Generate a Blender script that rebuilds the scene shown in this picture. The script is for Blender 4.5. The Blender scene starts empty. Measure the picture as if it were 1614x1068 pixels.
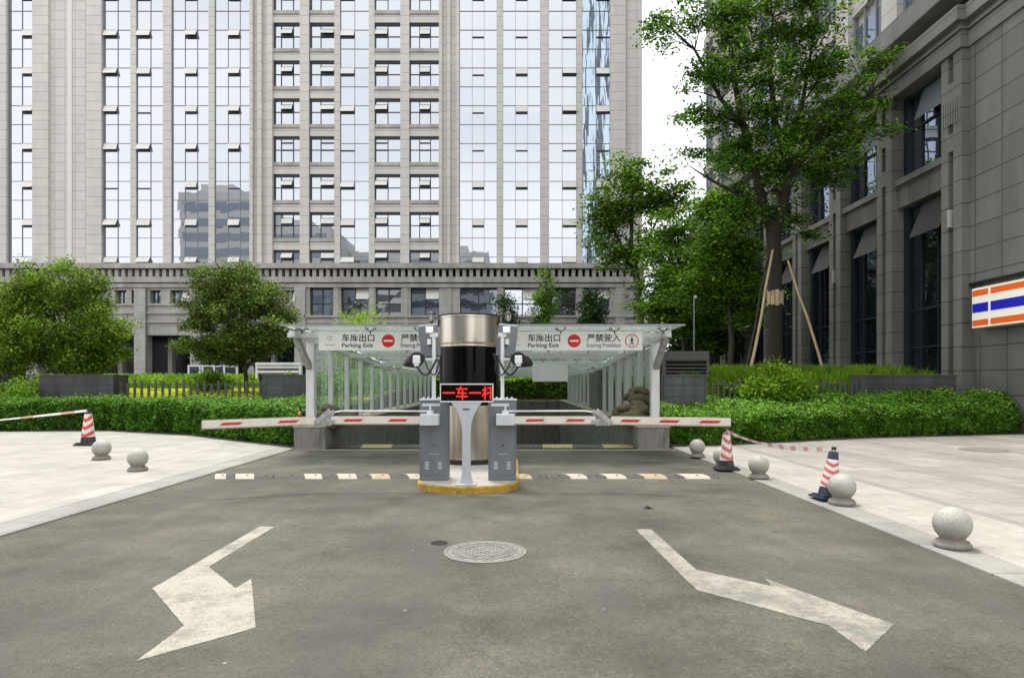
import bpy, bmesh, math, random
import numpy as np
from mathutils import Vector, Matrix, Euler
R = math.radians
rng = random.Random(7)
npr = np.random.default_rng(11)
scn = bpy.context.scene
COL = scn.collection

# ------------------------------------------------------------------ camera, sky, sun, exposure
cam_d = bpy.data.cameras.new('camera'); cam = bpy.data.objects.new('camera', cam_d); COL.objects.link(cam)
cam.location = (0, 0, 1.5); cam.rotation_euler = (R(90), 0, 0)
cam_d.sensor_width = 36; cam_d.lens = 22.30; cam_d.shift_y = 0.044; cam_d.clip_start = .05; cam_d.clip_end = 3000
scn.camera = cam
SUN_EL, SUN_AZ = 72, -20      # azimuth clockwise from +Y: high over the tower, a little left
w = bpy.data.worlds.new('World'); scn.world = w; w.use_nodes = True
nt = w.node_tree; nt.nodes.clear()
sky = nt.nodes.new('ShaderNodeTexSky'); sky.sky_type = 'NISHITA'; sky.sun_disc = False
sky.sun_elevation = R(SUN_EL); sky.sun_rotation = R(SUN_AZ); sky.air_density = 1.0; sky.dust_density = 3.0
hs = nt.nodes.new('ShaderNodeHueSaturation'); hs.inputs['Saturation'].default_value = .35
mx = nt.nodes.new('ShaderNodeMix'); mx.data_type = 'RGBA'; mx.inputs[0].default_value = .80
tc = nt.nodes.new('ShaderNodeTexCoord'); mpn = nt.nodes.new('ShaderNodeMapping'); mpn.inputs['Scale'].default_value = (1.4, 1.4, 4)
nz = nt.nodes.new('ShaderNodeTexNoise'); nz.inputs['Scale'].default_value = 1.6; nz.inputs['Detail'].default_value = 5
cr = nt.nodes.new('ShaderNodeValToRGB')
cr.color_ramp.elements[0].position = .3; cr.color_ramp.elements[0].color = (.90, .92, .96, 1)
cr.color_ramp.elements[1].position = .68; cr.color_ramp.elements[1].color = (1.16, 1.16, 1.17, 1)
ml = nt.nodes.new('ShaderNodeVectorMath'); ml.operation = 'SCALE'; ml.inputs['Scale'].default_value = 11.0
bg = nt.nodes.new('ShaderNodeBackground'); bg.inputs['Strength'].default_value = .106
wo = nt.nodes.new('ShaderNodeOutputWorld')
L = nt.links.new
L(sky.outputs[0], hs.inputs['Color']); L(hs.outputs[0], mx.inputs[6]); L(tc.outputs['Generated'], mpn.inputs[0])
L(mpn.outputs[0], nz.inputs['Vector']); L(nz.outputs['Fac'], cr.inputs[0]); L(cr.outputs[0], ml.inputs[0]); L(ml.outputs[0], mx.inputs[7])
L(mx.outputs[2], bg.inputs[0]); L(bg.outputs[0], wo.inputs[0])
sd = bpy.data.lights.new('sun', 'SUN'); sd.energy = 1.9; sd.angle = R(12); sd.color = (1, .95, .88)
so = bpy.data.objects.new('sun', sd); COL.objects.link(so); so.location = (10, -20, 60)
az = R(SUN_AZ); el = R(SUN_EL)
sv = Vector((math.sin(az)*math.cos(el), math.cos(az)*math.cos(el), math.sin(el)))
so.rotation_euler = (sv).to_track_quat('Z', 'Y').to_euler()
scn.view_settings.view_transform = 'Standard'; scn.view_settings.look = 'None'
scn.view_settings.gamma = 1; scn.view_settings.exposure = .76
scn.render.resolution_x = 1024; scn.render.resolution_y = 677

# ------------------------------------------------------------------ helpers
H = 1.5; HY = 605.0; CX = 807.0
def P(px, py, Y): return Vector(((px-CX)*Y/1000, Y, H-(py-HY)*Y/1000))
def G(px, py, z=0.0):
    Y = 1000*(H-z)/(py-HY); return ((px-CX)*Y/1000, Y)
def ZY(py, Y): return H-(py-HY)*Y/1000
def XP(px, Y): return (px-CX)*Y/1000
OFF = {}
def tag(o, label=None, cat=None, group=None, kind=None):
    if label: o['label'] = label
    if cat: o['category'] = cat
    if group: o['group'] = group
    if kind: o['kind'] = kind
    return o
def thing(name, label, cat, loc=(0, 0, 0), group=None):
    o = bpy.data.objects.new(name, None); COL.objects.link(o); o.location = loc; o.empty_display_size = .2
    OFF[o.name] = Vector(loc); return tag(o, label, cat, group)
def copy_tree(o, parent=None):
    c = o.copy(); COL.objects.link(c); c.parent = parent
    for ch in [x for x in o.children]: copy_tree(ch, c)
    return c
class MB:
    def __init__(s): s.v = []; s.f = []; s.m = []
    def add(s, vs, fs, mi=0):
        b = len(s.v); s.v += [tuple(v) for v in vs]; s.f += [tuple(b+i for i in f) for f in fs]; s.m += [mi]*len(fs); return s
    def box(s, x0, x1, y0, y1, z0, z1, mi=0):
        return s.add([(x0,y0,z0),(x1,y0,z0),(x1,y1,z0),(x0,y1,z0),(x0,y0,z1),(x1,y0,z1),(x1,y1,z1),(x0,y1,z1)],
                     [(0,3,2,1),(4,5,6,7),(0,1,5,4),(1,2,6,5),(2,3,7,6),(3,0,4,7)], mi)
    def obox(s, c, ax, ay, az_, mi=0):
        c, ax, ay, az_ = map(Vector, (c, ax, ay, az_)); vs = []
        for k in (-1, 1):
            for (i, j) in ((-1,-1),(1,-1),(1,1),(-1,1)): vs.append(c+ax*i+ay*j+az_*k)
        return s.add(vs, [(0,3,2,1),(4,5,6,7),(0,1,5,4),(1,2,6,5),(2,3,7,6),(3,0,4,7)], mi)
    def bar(s, a, b, wd, ht, mi=0):
        a, b = Vector(a), Vector(b); d = b-a; l = d.length; d.normalize()
        up = Vector((0,0,1)) if abs(d.z) < .95 else Vector((0,1,0))
        x = d.cross(up).normalized(); u = x.cross(d).normalized()
        return s.obox((a+b)/2, x*wd/2, d*l/2, u*ht/2, mi)
    def tube(s, pts, rad, n=10, cap=True, mi=0):
        pts = [Vector(p) for p in pts]
        if not hasattr(rad, '__len__'): rad = [rad]*len(pts)
        b = len(s.v); prev = None
        for i, p in enumerate(pts):
            t = (pts[min(i+1, len(pts)-1)]-pts[max(i-1, 0)])
            if t.length < 1e-9: t = Vector((0,0,1))
            t.normalize()
            if prev is None:
                ref = Vector((1,0,0)) if abs(t.x) < .8 else Vector((0,1,0)); x = t.cross(ref).normalized()
            else: x = (prev-t*prev.dot(t)).normalized()
            prev = x; y = t.cross(x)
            for k in range(n):
                a = 2*math.pi*k/n; s.v.append(tuple(p+(x*math.cos(a)+y*math.sin(a))*rad[i]))
        for i in range(len(pts)-1):
            for k in range(n):
                k2 = (k+1) % n; s.f.append((b+i*n+k, b+i*n+k2, b+(i+1)*n+k2, b+(i+1)*n+k)); s.m.append(mi)
        if cap:
            s.f.append(tuple(b+k for k in reversed(range(n)))); s.m.append(mi)
            e = b+(len(pts)-1)*n; s.f.append(tuple(e+k for k in range(n))); s.m.append(mi)
        return s
    def lathe(s, prof, c=(0,0,0), n=40, cap=True, mi=0):
        b = len(s.v); cx, cy, cz = c
        for r, z in prof:
            for k in range(n):
                a = 2*math.pi*k/n; s.v.append((cx+r*math.cos(a), cy+r*math.sin(a), cz+z))
        for i in range(len(prof)-1):
            for k in range(n):
                k2 = (k+1) % n; s.f.append((b+i*n+k, b+i*n+k2, b+(i+1)*n+k2, b+(i+1)*n+k)); s.m.append(mi)
        if cap:
            s.f.append(tuple(b+k for k in reversed(range(n)))); s.m.append(mi)
            e = b+(len(prof)-1)*n; s.f.append(tuple(e+k for k in range(n))); s.m.append(mi)
        return s
    def prism(s, poly, z0, z1, mi=0):
        n = len(poly); a = sum(poly[i][0]*poly[(i+1)%n][1]-poly[(i+1)%n][0]*poly[i][1] for i in range(n))
        if a < 0: poly = poly[::-1]
        return s.add([(x,y,z0) for x,y in poly]+[(x,y,z1) for x,y in poly],
            [tuple(reversed(range(n))), tuple(range(n,2*n))]+[(i,(i+1)%n,n+(i+1)%n,n+i) for i in range(n)], mi)
    def yprism(s, poly, y0, y1, mi=0):      # polygon in x-z, extruded along y
        n = len(poly); a = sum(poly[i][0]*poly[(i+1)%n][1]-poly[(i+1)%n][0]*poly[i][1] for i in range(n))
        if a > 0: poly = poly[::-1]
        return s.add([(x,y0,z) for x,z in poly]+[(x,y1,z) for x,z in poly],
            [tuple(reversed(range(n))), tuple(range(n,2*n))]+[(i,(i+1)%n,n+(i+1)%n,n+i) for i in range(n)], mi)
    def build(s, name, mat, parent=None, loc=None, smooth=False, bevel=0, seg=2, angle=40):
        off = Vector((0,0,0))
        if parent is not None: off = OFF.get(parent.name, Vector((0,0,0)))
        if loc is not None: off = Vector(loc)
        me = bpy.data.meshes.new(name)
        me.from_pydata([(v[0]-off.x, v[1]-off.y, v[2]-off.z) for v in s.v], [], s.f)
        mats = mat if isinstance(mat, (list, tuple)) else [mat]
        for m in mats: me.materials.append(m)
        if len(mats) > 1: me.polygons.foreach_set('material_index', s.m)
        if smooth:
            me.polygons.foreach_set('use_smooth', [True]*len(me.polygons))
            try: me.set_sharp_from_angle(angle=R(angle))
            except Exception: pass
        me.update()
        o = bpy.data.objects.new(name, me); COL.objects.link(o)
        if parent is not None: o.parent = parent; OFF[o.name] = off
        elif loc is not None: o.location = loc
        if bevel:
            b = o.modifiers.new('bevel', 'BEVEL'); b.width = bevel; b.segments = seg; b.limit_method = 'ANGLE'; b.angle_limit = R(50)
        return o

# ------------------------------------------------------------------ materials
def newmat(name):
    m = bpy.data.materials.new(name); m.use_nodes = True; t = m.node_tree; t.nodes.clear()
    o = t.nodes.new('ShaderNodeOutputMaterial'); b = t.nodes.new('ShaderNodeBsdfPrincipled'); t.links.new(b.outputs[0], o.inputs[0])
    return m, t, b, o
def N(t, typ, **kw):
    n = t.nodes.new(typ)
    for k, v in kw.items(): setattr(n, k, v)
    return n
def mth(t, op, a, b=None, c=None):
    n = t.nodes.new('ShaderNodeMath'); n.operation = op
    for i, x in enumerate((a, b, c)):
        if x is None: continue
        if hasattr(x, 'is_linked'): t.links.new(x, n.inputs[i])
        else: n.inputs[i].default_value = x
    return n.outputs[0]
def mixc(t, f, a, b, mode='MIX'):
    n = t.nodes.new('ShaderNodeMix'); n.data_type = 'RGBA'; n.blend_type = mode; n.clamp_factor = True
    for i, x in ((0, f), (6, a), (7, b)):
        if hasattr(x, 'is_linked'): t.links.new(x, n.inputs[i])
        elif i == 0: n.inputs[i].default_value = x
        else: n.inputs[i].default_value = (*x, 1) if len(x) == 3 else x
    return n.outputs[2]
def noise(t, vec, scale, detail=4, rough=.55, dist=0):
    n = t.nodes.new('ShaderNodeTexNoise'); n.inputs['Scale'].default_value = scale; n.inputs['Detail'].default_value = detail
    n.inputs['Roughness'].default_value = rough; n.inputs['Distortion'].default_value = dist
    if vec is not None: t.links.new(vec, n.inputs['Vector'])
    return n.outputs['Fac']
def ramp(t, fac, stops):
    n = t.nodes.new('ShaderNodeValToRGB'); t.links.new(fac, n.inputs[0]); e = n.color_ramp.elements
    while len(e) < len(stops): e.new(.5)
    for k, (p, c) in enumerate(stops):
        e[k].position = p; e[k].color = (*c, 1) if hasattr(c, '__len__') else (c, c, c, 1)
    return n.outputs[0]
def bump(t, b, h, strength=.3, dist=.02):
    n = t.nodes.new('ShaderNodeBump'); n.inputs['Strength'].default_value = strength; n.inputs['Distance'].default_value = dist
    t.links.new(h, n.inputs['Height']); t.links.new(n.outputs[0], b.inputs['Normal']); return n
def pos(t): return t.nodes.new('ShaderNodeNewGeometry').outputs['Position']
def objc(t): return t.nodes.new('ShaderNodeTexCoord').outputs['Object']
def vscale(t, v, s):
    n = t.nodes.new('ShaderNodeVectorMath'); n.operation = 'MULTIPLY'; t.links.new(v, n.inputs[0]); n.inputs[1].default_value = s; return n.outputs[0]

def simple(name, col, rough=.6, metal=0, var=.12, sc=8, emit=None, spec=.5, bmp=0, dirt=None):
    m, t, b, o = newmat(name); v = objc(t)
    n = noise(t, v, sc, 5)
    c = mixc(t, n, tuple(x*(1-var) for x in col), tuple(min(1, x*(1+var)) for x in col))
    if dirt:
        d = ramp(t, noise(t, vscale(t, v, (3, 3, .6)), 2.2, 6, .65), [(.48, 0), (.72, 1)])
        c = mixc(t, mth(t, 'MULTIPLY', d, dirt[1]), c, dirt[0])
    t.links.new(c, b.inputs['Base Color']); b.inputs['Roughness'].default_value = rough; b.inputs['Metallic'].default_value = metal
    b.inputs['Specular IOR Level'].default_value = spec
    if bmp: bump(t, b, noise(t, v, sc*6, 4), bmp, .01)
    if emit: b.inputs['Emission Color'].default_value = (*emit[0], 1); b.inputs['Emission Strength'].default_value = emit[1]
    return m
def lines(t, coord, period, width, phase=0.0):
    f = mth(t, 'FRACT', mth(t, 'DIVIDE', mth(t, 'ADD', coord, -phase), period))
    return mth(t, 'LESS_THAN', f, width/period)
def stone(name, col, ua, pu, pv, jw=.02, phase=(0, 0), jdark=.45, var=.08, grain=.10, rough=.75, stain=.12, u2=True, tint=(1, 1, 1)):
    m, t, b, o = newmat(name); p = pos(t); s = N(t, 'ShaderNodeSeparateXYZ'); t.links.new(p, s.inputs[0])
    if ua == 'xy':
        sx = mth(t, 'ADD', s.outputs[0], s.outputs[1])
    else: sx = s.outputs['xyz'.index(ua)]
    sz = s.outputs[2]
    jm = lines(t, sz, pv, jw, phase[1])
    if u2: jm = mth(t, 'MAXIMUM', jm, lines(t, sx, pu, jw, phase[0]))
    cu = mth(t, 'FLOOR', mth(t, 'DIVIDE', mth(t, 'ADD', sx, -phase[0]), pu)); cv = mth(t, 'FLOOR', mth(t, 'DIVIDE', mth(t, 'ADD', sz, -phase[1]), pv))
    cb = N(t, 'ShaderNodeCombineXYZ'); t.links.new(cu, cb.inputs[0]); t.links.new(cv, cb.inputs[1])
    wn = N(t, 'ShaderNodeTexWhiteNoise'); wn.noise_dimensions = '3D'; t.links.new(cb.outputs[0], wn.inputs['Vector'])
    c = mixc(t, wn.outputs['Value'], tuple(x*(1-var) for x in col), tuple(x*(1+var)*k for x, k in zip(col, tint)))
    g = ramp(t, noise(t, p, 45, 3, .7), [(.3, 1-grain*1.6), (.7, 1+grain)])
    c = mixc(t, 1, c, g, 'MULTIPLY')
    st = ramp(t, noise(t, vscale(t, p, (1, 1, .22)), .9, 6, .65), [(.35, 1-stain*1.5), (.65, 1.0)])
    c = mixc(t, 1, c, st, 'MULTIPLY')
    c = mixc(t, mth(t, 'MULTIPLY', jm, 1-jdark), c, tuple(x*.22 for x in col))
    t.links.new(c, b.inputs['Base Color']); b.inputs['Roughness'].default_value = rough
    bump(t, b, mth(t, 'SUBTRACT', 1, jm), .12, .004)
    return m

M = {}
M['tower'] = stone('tower_stone', (.63, .605, .565), 'xy', 1.2, .9, .05, (0, .27), .45, .035, .03, .7, .06, u2=False)
M['tower_grid'] = stone('tower_stone_grid', (.63, .605, .57), 'x', .97, .9, .05, (.2, .0), .5, .035, .03, .7, .06)
M['podium'] = stone('podium_stone', (.46, .445, .41), 'x', .72, .66, .035, (0, .2), .55, .05, .05, .75, .16)
M['ledge'] = stone('ledge_stone', (.48, .46, .425), 'x', 1.8, 30, .03, (0, -5), .6, .05, .05, .8, .22)
M['granite'] = stone('grey_granite', (.172, .175, .158), 'y', 1.12, .785, .034, (.36, .35), .05, .12, .13, .55, .22)
M['granite_front'] = stone('grey_granite_trim', (.20, .20, .182), 'xy', 30, .785, .034, (0, .35), .05, .08, .12, .6, .2, u2=False)
M['granite_dark'] = stone('dark_granite_planter', (.095, .10, .10), 'x', .62, .34, .022, (0, .1), .2, .22, .14, .5, .4)
M['granite_dark_r'] = stone('dark_granite_louvre', (.085, .085, .075), 'x', 1.0, .5, .012, (0, .1), .5, .12, .10, .6, .3)
M['far_tower'] = stone('upper_tower_stone', (.50, .48, .45), 'y', 1.2, .9, .05, (0, .27), .5, .05, .04, .7, .1, u2=False)
M['pedestal'] = simple('rough_granite', (.23, .215, .195), .8, 0, .25, 14, bmp=.5, dirt=((.05, .045, .04), .7))
M['retain'] = simple('retaining_concrete', (.17, .175, .15), .85, 0, .2, 5, dirt=((.03, .035, .025), .8))
M['coping'] = simple('coping_stone', (.35, .33, .26), .8, 0, .2, 9, dirt=((.08, .08, .05), .5))
M['ramp'] = simple('ramp_concrete', (.15, .145, .13), .85, 0, .2, 3)
M['steel'] = simple('painted_steel', (.70, .72, .73), .45, .1, .06, 3, dirt=((.3, .28, .24), .35))
M['steel_white'] = simple('white_steel', (.74, .75, .74), .4, 0, .05, 3, dirt=((.4, .38, .32), .4))
M['dark_metal'] = simple('dark_metal', (.03, .03, .032), .45, .6, .2, 9)
M['fence_metal'] = simple('fence_metal', (.10, .10, .085), .6, .3, .3, 6)
M['cabinet'] = simple('cabinet_grey', (.165, .18, .195), .5, .2, .07, 2.5, dirt=((.3, .29, .26), .25))
M['cab_white'] = simple('housing_white', (.62, .64, .66), .4, 0, .05, 5, dirt=((.35, .33, .3), .3))
M['stand'] = simple('stand_grey', (.52, .55, .58), .35, .3, .05, 4)
M['black'] = simple('black_plastic', (.012, .012, .013), .35, 0, .2, 10)
M['led_black'] = simple('led_black', (.004, .003, .003), .9, 0, .1, 5, spec=.1)
M['rubber'] = simple('black_rubber', (.025, .026, .028), .75, 0, .3, 14, dirt=((.12, .11, .1), .5))
M['cone_red'] = simple('cone_red', (.62, .06, .035), .5, 0, .12, 9, dirt=((.25, .08, .05), .5))
M['cone_pink'] = simple('cone_faded_red', (.55, .13, .115), .55, 0, .15, 9, dirt=((.4, .2, .17), .5))
M['cone_white'] = simple('cone_white', (.72, .68, .64), .5, 0, .08, 12, dirt=((.45, .38, .33), .5))
M['cone_navy'] = simple('cone_navy', (.02, .03, .055), .5, 0, .15, 12, dirt=((.12, .11, .12), .5))
M['arm'] = simple('arm_white', (.72, .68, .60), .45, 0, .05, 4, dirt=((.42, .3, .18), .4))
M['arm_red'] = simple('arm_red', (.55, .025, .02), .4, 0, .08, 10)
M['arm_edge'] = simple('arm_rubber_edge', (.36, .30, .20), .7, 0, .15, 10)
M['hinge'] = simple('hinge_metal', (.42, .42, .41), .55, .4, .3, 30, dirt=((.1, .09, .08), .6))
M['sign_white'] = simple('banner_white', (.93, .93, .91), .5, 0, .02, 3, dirt=((.80, .80, .76), .3))
M['sign_red'] = simple('sign_red', (.75, .01, .015), .45, 0, .03, 5)
M['ink'] = simple('black_ink', (.02, .02, .02), .5, 0, .05, 5)
M['ink_faint'] = simple('faint_ink', (.52, .51, .46), .5, 0, .05, 5)
M['orange'] = simple('sign_orange', (.70, .115, .012), .3, 0, .05, 3, emit=((.8, .14, .02), .12))
M['blue'] = simple('sign_blue', (.012, .014, .38), .3, 0, .05, 3, emit=((.02, .02, .5), .10))
M['sign_cream'] = simple('sign_cream', (.80, .78, .70), .3, 0, .03, 3, emit=((.9, .87, .78), .12))
M['sign_edge'] = simple('sign_edge', (.42, .38, .30), .4, .2, .05, 3)
M['led_red'] = simple('led_red', (.8, .02, .01), .5, 0, 0, 1, emit=((1, .012, .01), 1.1))
M['lamp_lit'] = simple('lit_lamp', (.9, .9, .85), .3, 0, 0, 1, emit=((1, .98, .92), 1.6))
M['lens'] = simple('white_lens', (.75, .76, .78), .25, 0, .03, 6)
M['lantern_glass'] = simple('lantern_glass', (.50, .50, .46), .3, 0, .1, 20)
M['pole_wood'] = simple('pale_wood', (.42, .33, .20), .75, 0, .2, 9, bmp=.3, dirt=((.16, .11, .06), .6))
M['bark'] = simple('bark', (.055, .042, .03), .9, 0, .4, 14, bmp=.9, dirt=((.03, .024, .018), .7))
M['bark_big'] = simple('bark_wrapped', (.022, .017, .010), .9, 0, .45, 18, bmp=1, dirt=((.03, .022, .014), .8))
M['sandbag'] = simple('sandbag_cloth', (.17, .145, .095), .9, 0, .3, 20, bmp=.8, dirt=((.06, .05, .035), .6))
M['manhole'] = simple('cast_iron', (.235, .23, .205), .65, .2, .2, 20, bmp=.4, dirt=((.06, .06, .05), .5))
M['soil'] = simple('soil', (.075, .06, .04), .95, 0, .4, 6, bmp=.8)
M['yellow_lamp'] = simple('amber_plastic', (.75, .38, .03), .35, 0, .05, 9)

# brushed stainless steel
m, t, b, o = newmat('stainless'); v = objc(t)
n1 = noise(t, vscale(t, v, (1, 1, 60)), 6, 3); n2 = noise(t, v, 1.5, 4)
n3 = noise(t, vscale(t, v, (7, 7, .12)), 1.0, 4, .6); c = mixc(t, n1, (.46, .43, .36), (.66, .62, .53)); c = mixc(t, ramp(t, n3, [(.38, .75), (.62, 0)]), c, (.26, .235, .19)); c = mixc(t, mth(t, 'MULTIPLY', n2, .4), c, (.38, .35, .29))
t.links.new(c, b.inputs['Base Color']); b.inputs['Metallic'].default_value = 1; b.inputs['Roughness'].default_value = .27; b.inputs['Anisotropic'].default_value = .6
bump(t, b, n1, .05, .002); M['stainless'] = m
# tinted booth glass
m, t, b, o = newmat('black_glass'); b.inputs['Base Color'].default_value = (.002, .002, .002, 1); b.inputs['Roughness'].default_value = .12
b.inputs['Specular IOR Level'].default_value = .12; M['black_glass'] = m

def curtain(name, refl, dark, wav=.35, sc=(.35, .35, .8), bs=.05, bd=.05, f0=.82):
    m, t, b, o = newmat(name); p = pos(t)
    g = N(t, 'ShaderNodeBsdfGlossy'); g.inputs['Color'].default_value = (*refl, 1); g.inputs['Roughness'].default_value = .012
    d = N(t, 'ShaderNodeBsdfDiffuse'); d.inputs['Color'].default_value = (*dark, 1)
    n = noise(t, vscale(t, p, sc), 1.0, 2, .4)
    bp = N(t, 'ShaderNodeBump'); bp.inputs['Strength'].default_value = bs; bp.inputs['Distance'].default_value = bd
    t.links.new(n, bp.inputs['Height']); t.links.new(bp.outputs[0], g.inputs['Normal'])
    lw = N(t, 'ShaderNodeFresnel'); lw.inputs['IOR'].default_value = 1.45
    f = mth(t, 'ADD', mth(t, 'MULTIPLY', lw.outputs[0], 1-f0), f0)
    ms = N(t, 'ShaderNodeMixShader'); t.links.new(f, ms.inputs[0]); t.links.new(d.outputs[0], ms.inputs[1]); t.links.new(g.outputs[0], ms.inputs[2])
    t.links.new(ms.outputs[0], o.inputs[0]); return m
M['glass'] = curtain('coated_glass', (.57, .59, .62), (.03, .035, .04), bs=.05, bd=.03)
M['glass_wavy'] = curtain('wavy_coated_glass', (.50, .60, .70), (.015, .025, .035), sc=(1.6, 1, .22), bs=1.0, bd=.42, f0=.75)
M['glass_dim'] = curtain('dim_glass', (.42, .48, .56), (.05, .055, .06), sc=(.9, .9, .9), bs=.12, bd=.04, f0=.38)
M['glass_dark'] = curtain('shop_glass', (.62, .72, .82), (.006, .008, .010), sc=(.5, .5, .5), bs=.12, bd=.04, f0=.10)
M['glass_up'] = curtain('upper_window_glass', (.50, .58, .70), (.01, .013, .018), sc=(.5, .5, .5), bs=.10, bd=.04, f0=.62)
M['light_box'] = simple('light_box_grey', (.36, .35, .32), .5, 0, .1, 5)
M['fin'] = simple('pale_fin', (.70, .68, .64), .6, 0, .03, 2)
M['vent'] = simple('vent_reflection_beige', (.66, .65, .61), .3, .1, .04, 2)  # beige stands in for the ground reflected in tilted vent glass
M['vent_grey'] = simple('grey_vent_glass', (.055, .058, .055), .7, 0, .2, 3, spec=.1)
M['vent_blue'] = simple('pale_vent_glass', (.13, .15, .17), .5, 0, .1, 3, spec=.2)
M['lobby_glass'] = simple('lobby_glass', (.012, .014, .016), .25, 0, .5, .5, spec=.2)
M['frame_dark'] = simple('window_frame_dark', (.04, .042, .055), .5, .2, .1, 5)
M['mullion'] = simple('mullion_grey', (.26, .27, .30), .5, .2, .1, 5)
M['blue_frame'] = simple('blue_grey_frame', (.018, .026, .036), .45, .2, .1, 5)
M['inner_shade'] = simple('dark_inner_shade', (.012, .012, .012), .8, 0, .3, 3)  # near-black: shade of rooms and deep recesses put into the colour

def clear_glass(name, tint, a, gl=.05, diff=(.5, .6, .55), df=.12):
    m, t, b, o = newmat(name)
    tr = N(t, 'ShaderNodeBsdfTransparent'); tr.inputs[0].default_value = (*tint, 1)
    g = N(t, 'ShaderNodeBsdfGlossy'); g.inputs['Roughness'].default_value = .03; g.inputs['Color'].default_value = (.9, .95, .95, 1)
    d = N(t, 'ShaderNodeBsdfTranslucent'); d.inputs[0].default_value = (*diff, 1); d2 = N(t, 'ShaderNodeBsdfDiffuse'); d2.inputs[0].default_value = (*diff, 1)
    a1 = N(t, 'ShaderNodeMixShader'); a1.inputs[0].default_value = .5; t.links.new(d.outputs[0], a1.inputs[1]); t.links.new(d2.outputs[0], a1.inputs[2])
    a2 = N(t, 'ShaderNodeMixShader'); t.links.new(tr.outputs[0], a2.inputs[1]); t.links.new(a1.outputs[0], a2.inputs[2])
    nn = ramp(t, noise(t, vscale(t, pos(t), (1, 1, .5)), 1.6, 6, .65), [(.3, df*.5), (.75, min(1, df*1.5))]); t.links.new(nn, a2.inputs[0])
    fr = N(t, 'ShaderNodeFresnel'); fr.inputs['IOR'].default_value = 1.45
    a3 = N(t, 'ShaderNodeMixShader'); t.links.new(mth(t, 'ADD', fr.outputs[0], gl), a3.inputs[0]); t.links.new(a2.outputs[0], a3.inputs[1]); t.links.new(g.outputs[0], a3.inputs[2])
    t.links.new(a3.outputs[0], o.inputs[0]); return m
M['side_glass'] = clear_glass('side_glass', (.80, .89, .85), .8, .02, (.62, .70, .66), .16)
M['roof_glass'] = clear_glass('roof_glass', (.85, .92, .88), .8, .0, (.93, .96, .94), .78)

def leafmat(name, c1, c2, c3, sc=.7, tr=.3, gl=.12):
    m, t, b, o = newmat(name); p = pos(t)
    rpi = N(t, 'ShaderNodeNewGeometry').outputs['Random Per Island']
    c = ramp(t, rpi, [(0, c1), (.5, c2), (1, c3)])
    k = ramp(t, noise(t, p, sc, 3, .6), [(.32, .60), (.68, 1.30)])
    c = mixc(t, 1, c, k, 'MULTIPLY')
    t.links.new(c, b.inputs['Base Color']); b.inputs['Roughness'].default_value = .5; b.inputs['Specular IOR Level'].default_value = gl
    tl = N(t, 'ShaderNodeBsdfTranslucent'); t.links.new(mixc(t, 1, c, (1.25, 1.2, .55), 'MULTIPLY'), tl.inputs[0])
    ms = N(t, 'ShaderNodeMixShader'); ms.inputs[0].default_value = tr; t.links.new(b.outputs[0], ms.inputs[1]); t.links.new(tl.outputs[0], ms.inputs[2])
    t.links.new(ms.outputs[0], o.inputs[0]); return m
M['leaf_round'] = leafmat('leaf_round', (0.026, 0.062, 0.009), (0.124, 0.228, 0.025), (0.360, 0.527, 0.064))
M['leaf_round2'] = leafmat('leaf_olive', (0.021, 0.046, 0.011), (0.095, 0.160, 0.030), (0.284, 0.395, 0.080))
M['leaf_big'] = leafmat('leaf_big', (0.016, 0.048, 0.011), (0.068, 0.165, 0.025), (0.253, 0.450, 0.056), .5, .35)
M['leaf_mid'] = leafmat('leaf_mid', (0.018, 0.055, 0.010), (0.089, 0.197, 0.023), (0.270, 0.462, 0.051), .5, .35)
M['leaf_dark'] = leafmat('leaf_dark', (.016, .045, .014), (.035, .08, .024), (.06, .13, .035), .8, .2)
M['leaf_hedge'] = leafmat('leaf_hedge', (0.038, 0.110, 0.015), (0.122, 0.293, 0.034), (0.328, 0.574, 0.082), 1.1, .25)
M['leaf_hedge_l'] = leafmat('leaf_hedge_darker', (0.032, 0.097, 0.015), (0.090, 0.228, 0.026), (0.228, 0.457, 0.054), 1.1, .25)  # darker greens for the left hedge
M['leaf_bright'] = leafmat('leaf_bright', (.14, .28, .02), (.27, .44, .035), (.42, .57, .06), .9, .3)
M['leaf_yellow'] = leafmat('leaf_yellow_green', (.40, .48, .02), (.55, .62, .03), (.65, .70, .06), .9, .3)
M['leaf_grass'] = leafmat('leaf_grass', (0.092, 0.207, 0.015), (0.178, 0.340, 0.025), (0.324, 0.495, 0.048), 1.2, .35)
M['hedge_core'] = simple('hedge_core', (.012, .02, .008), 1, 0, .4, 6)

# asphalt
m, t, b, o = newmat('asphalt'); p = pos(t)
s = N(t, 'ShaderNodeSeparateXYZ'); t.links.new(p, s.inputs[0])
base = ramp(t, noise(t, p, .55, 9, .66, 0), [(.36, (.056, .052, .040)), (.5, (.100, .094, .073)), (.64, (.146, .138, .108))])
gr = ramp(t, noise(t, p, 110, 4, .85), [(.34, .45), (.5, 1.0), (.66, 1.6)])
gr2 = ramp(t, noise(t, p, 22, 6, .85), [(.36, .74), (.64, 1.22)])
c = mixc(t, 1, base, gr, 'MULTIPLY'); c = mixc(t, 1, c, gr2, 'MULTIPLY')
blot = ramp(t, noise(t, p, 2.3, 10, .82, 0), [(.53, 0), (.66, 1)]); blot = mth(t, 'MULTIPLY', blot, ramp(t, noise(t, p, 60, 4, .85), [(.42, .25), (.55, 1)])); c = mixc(t, mth(t, 'MULTIPLY', blot, .62), c, (.045, .043, .037))
tr = noise(t, vscale(t, p, (1.6, .16, 1)), 1.0, 5, .6, .4); trk = ramp(t, tr, [(.45, 0), (.66, 1)])
c = mixc(t, mth(t, 'MULTIPLY', trk, .7), c, (.085, .082, .073))
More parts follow.
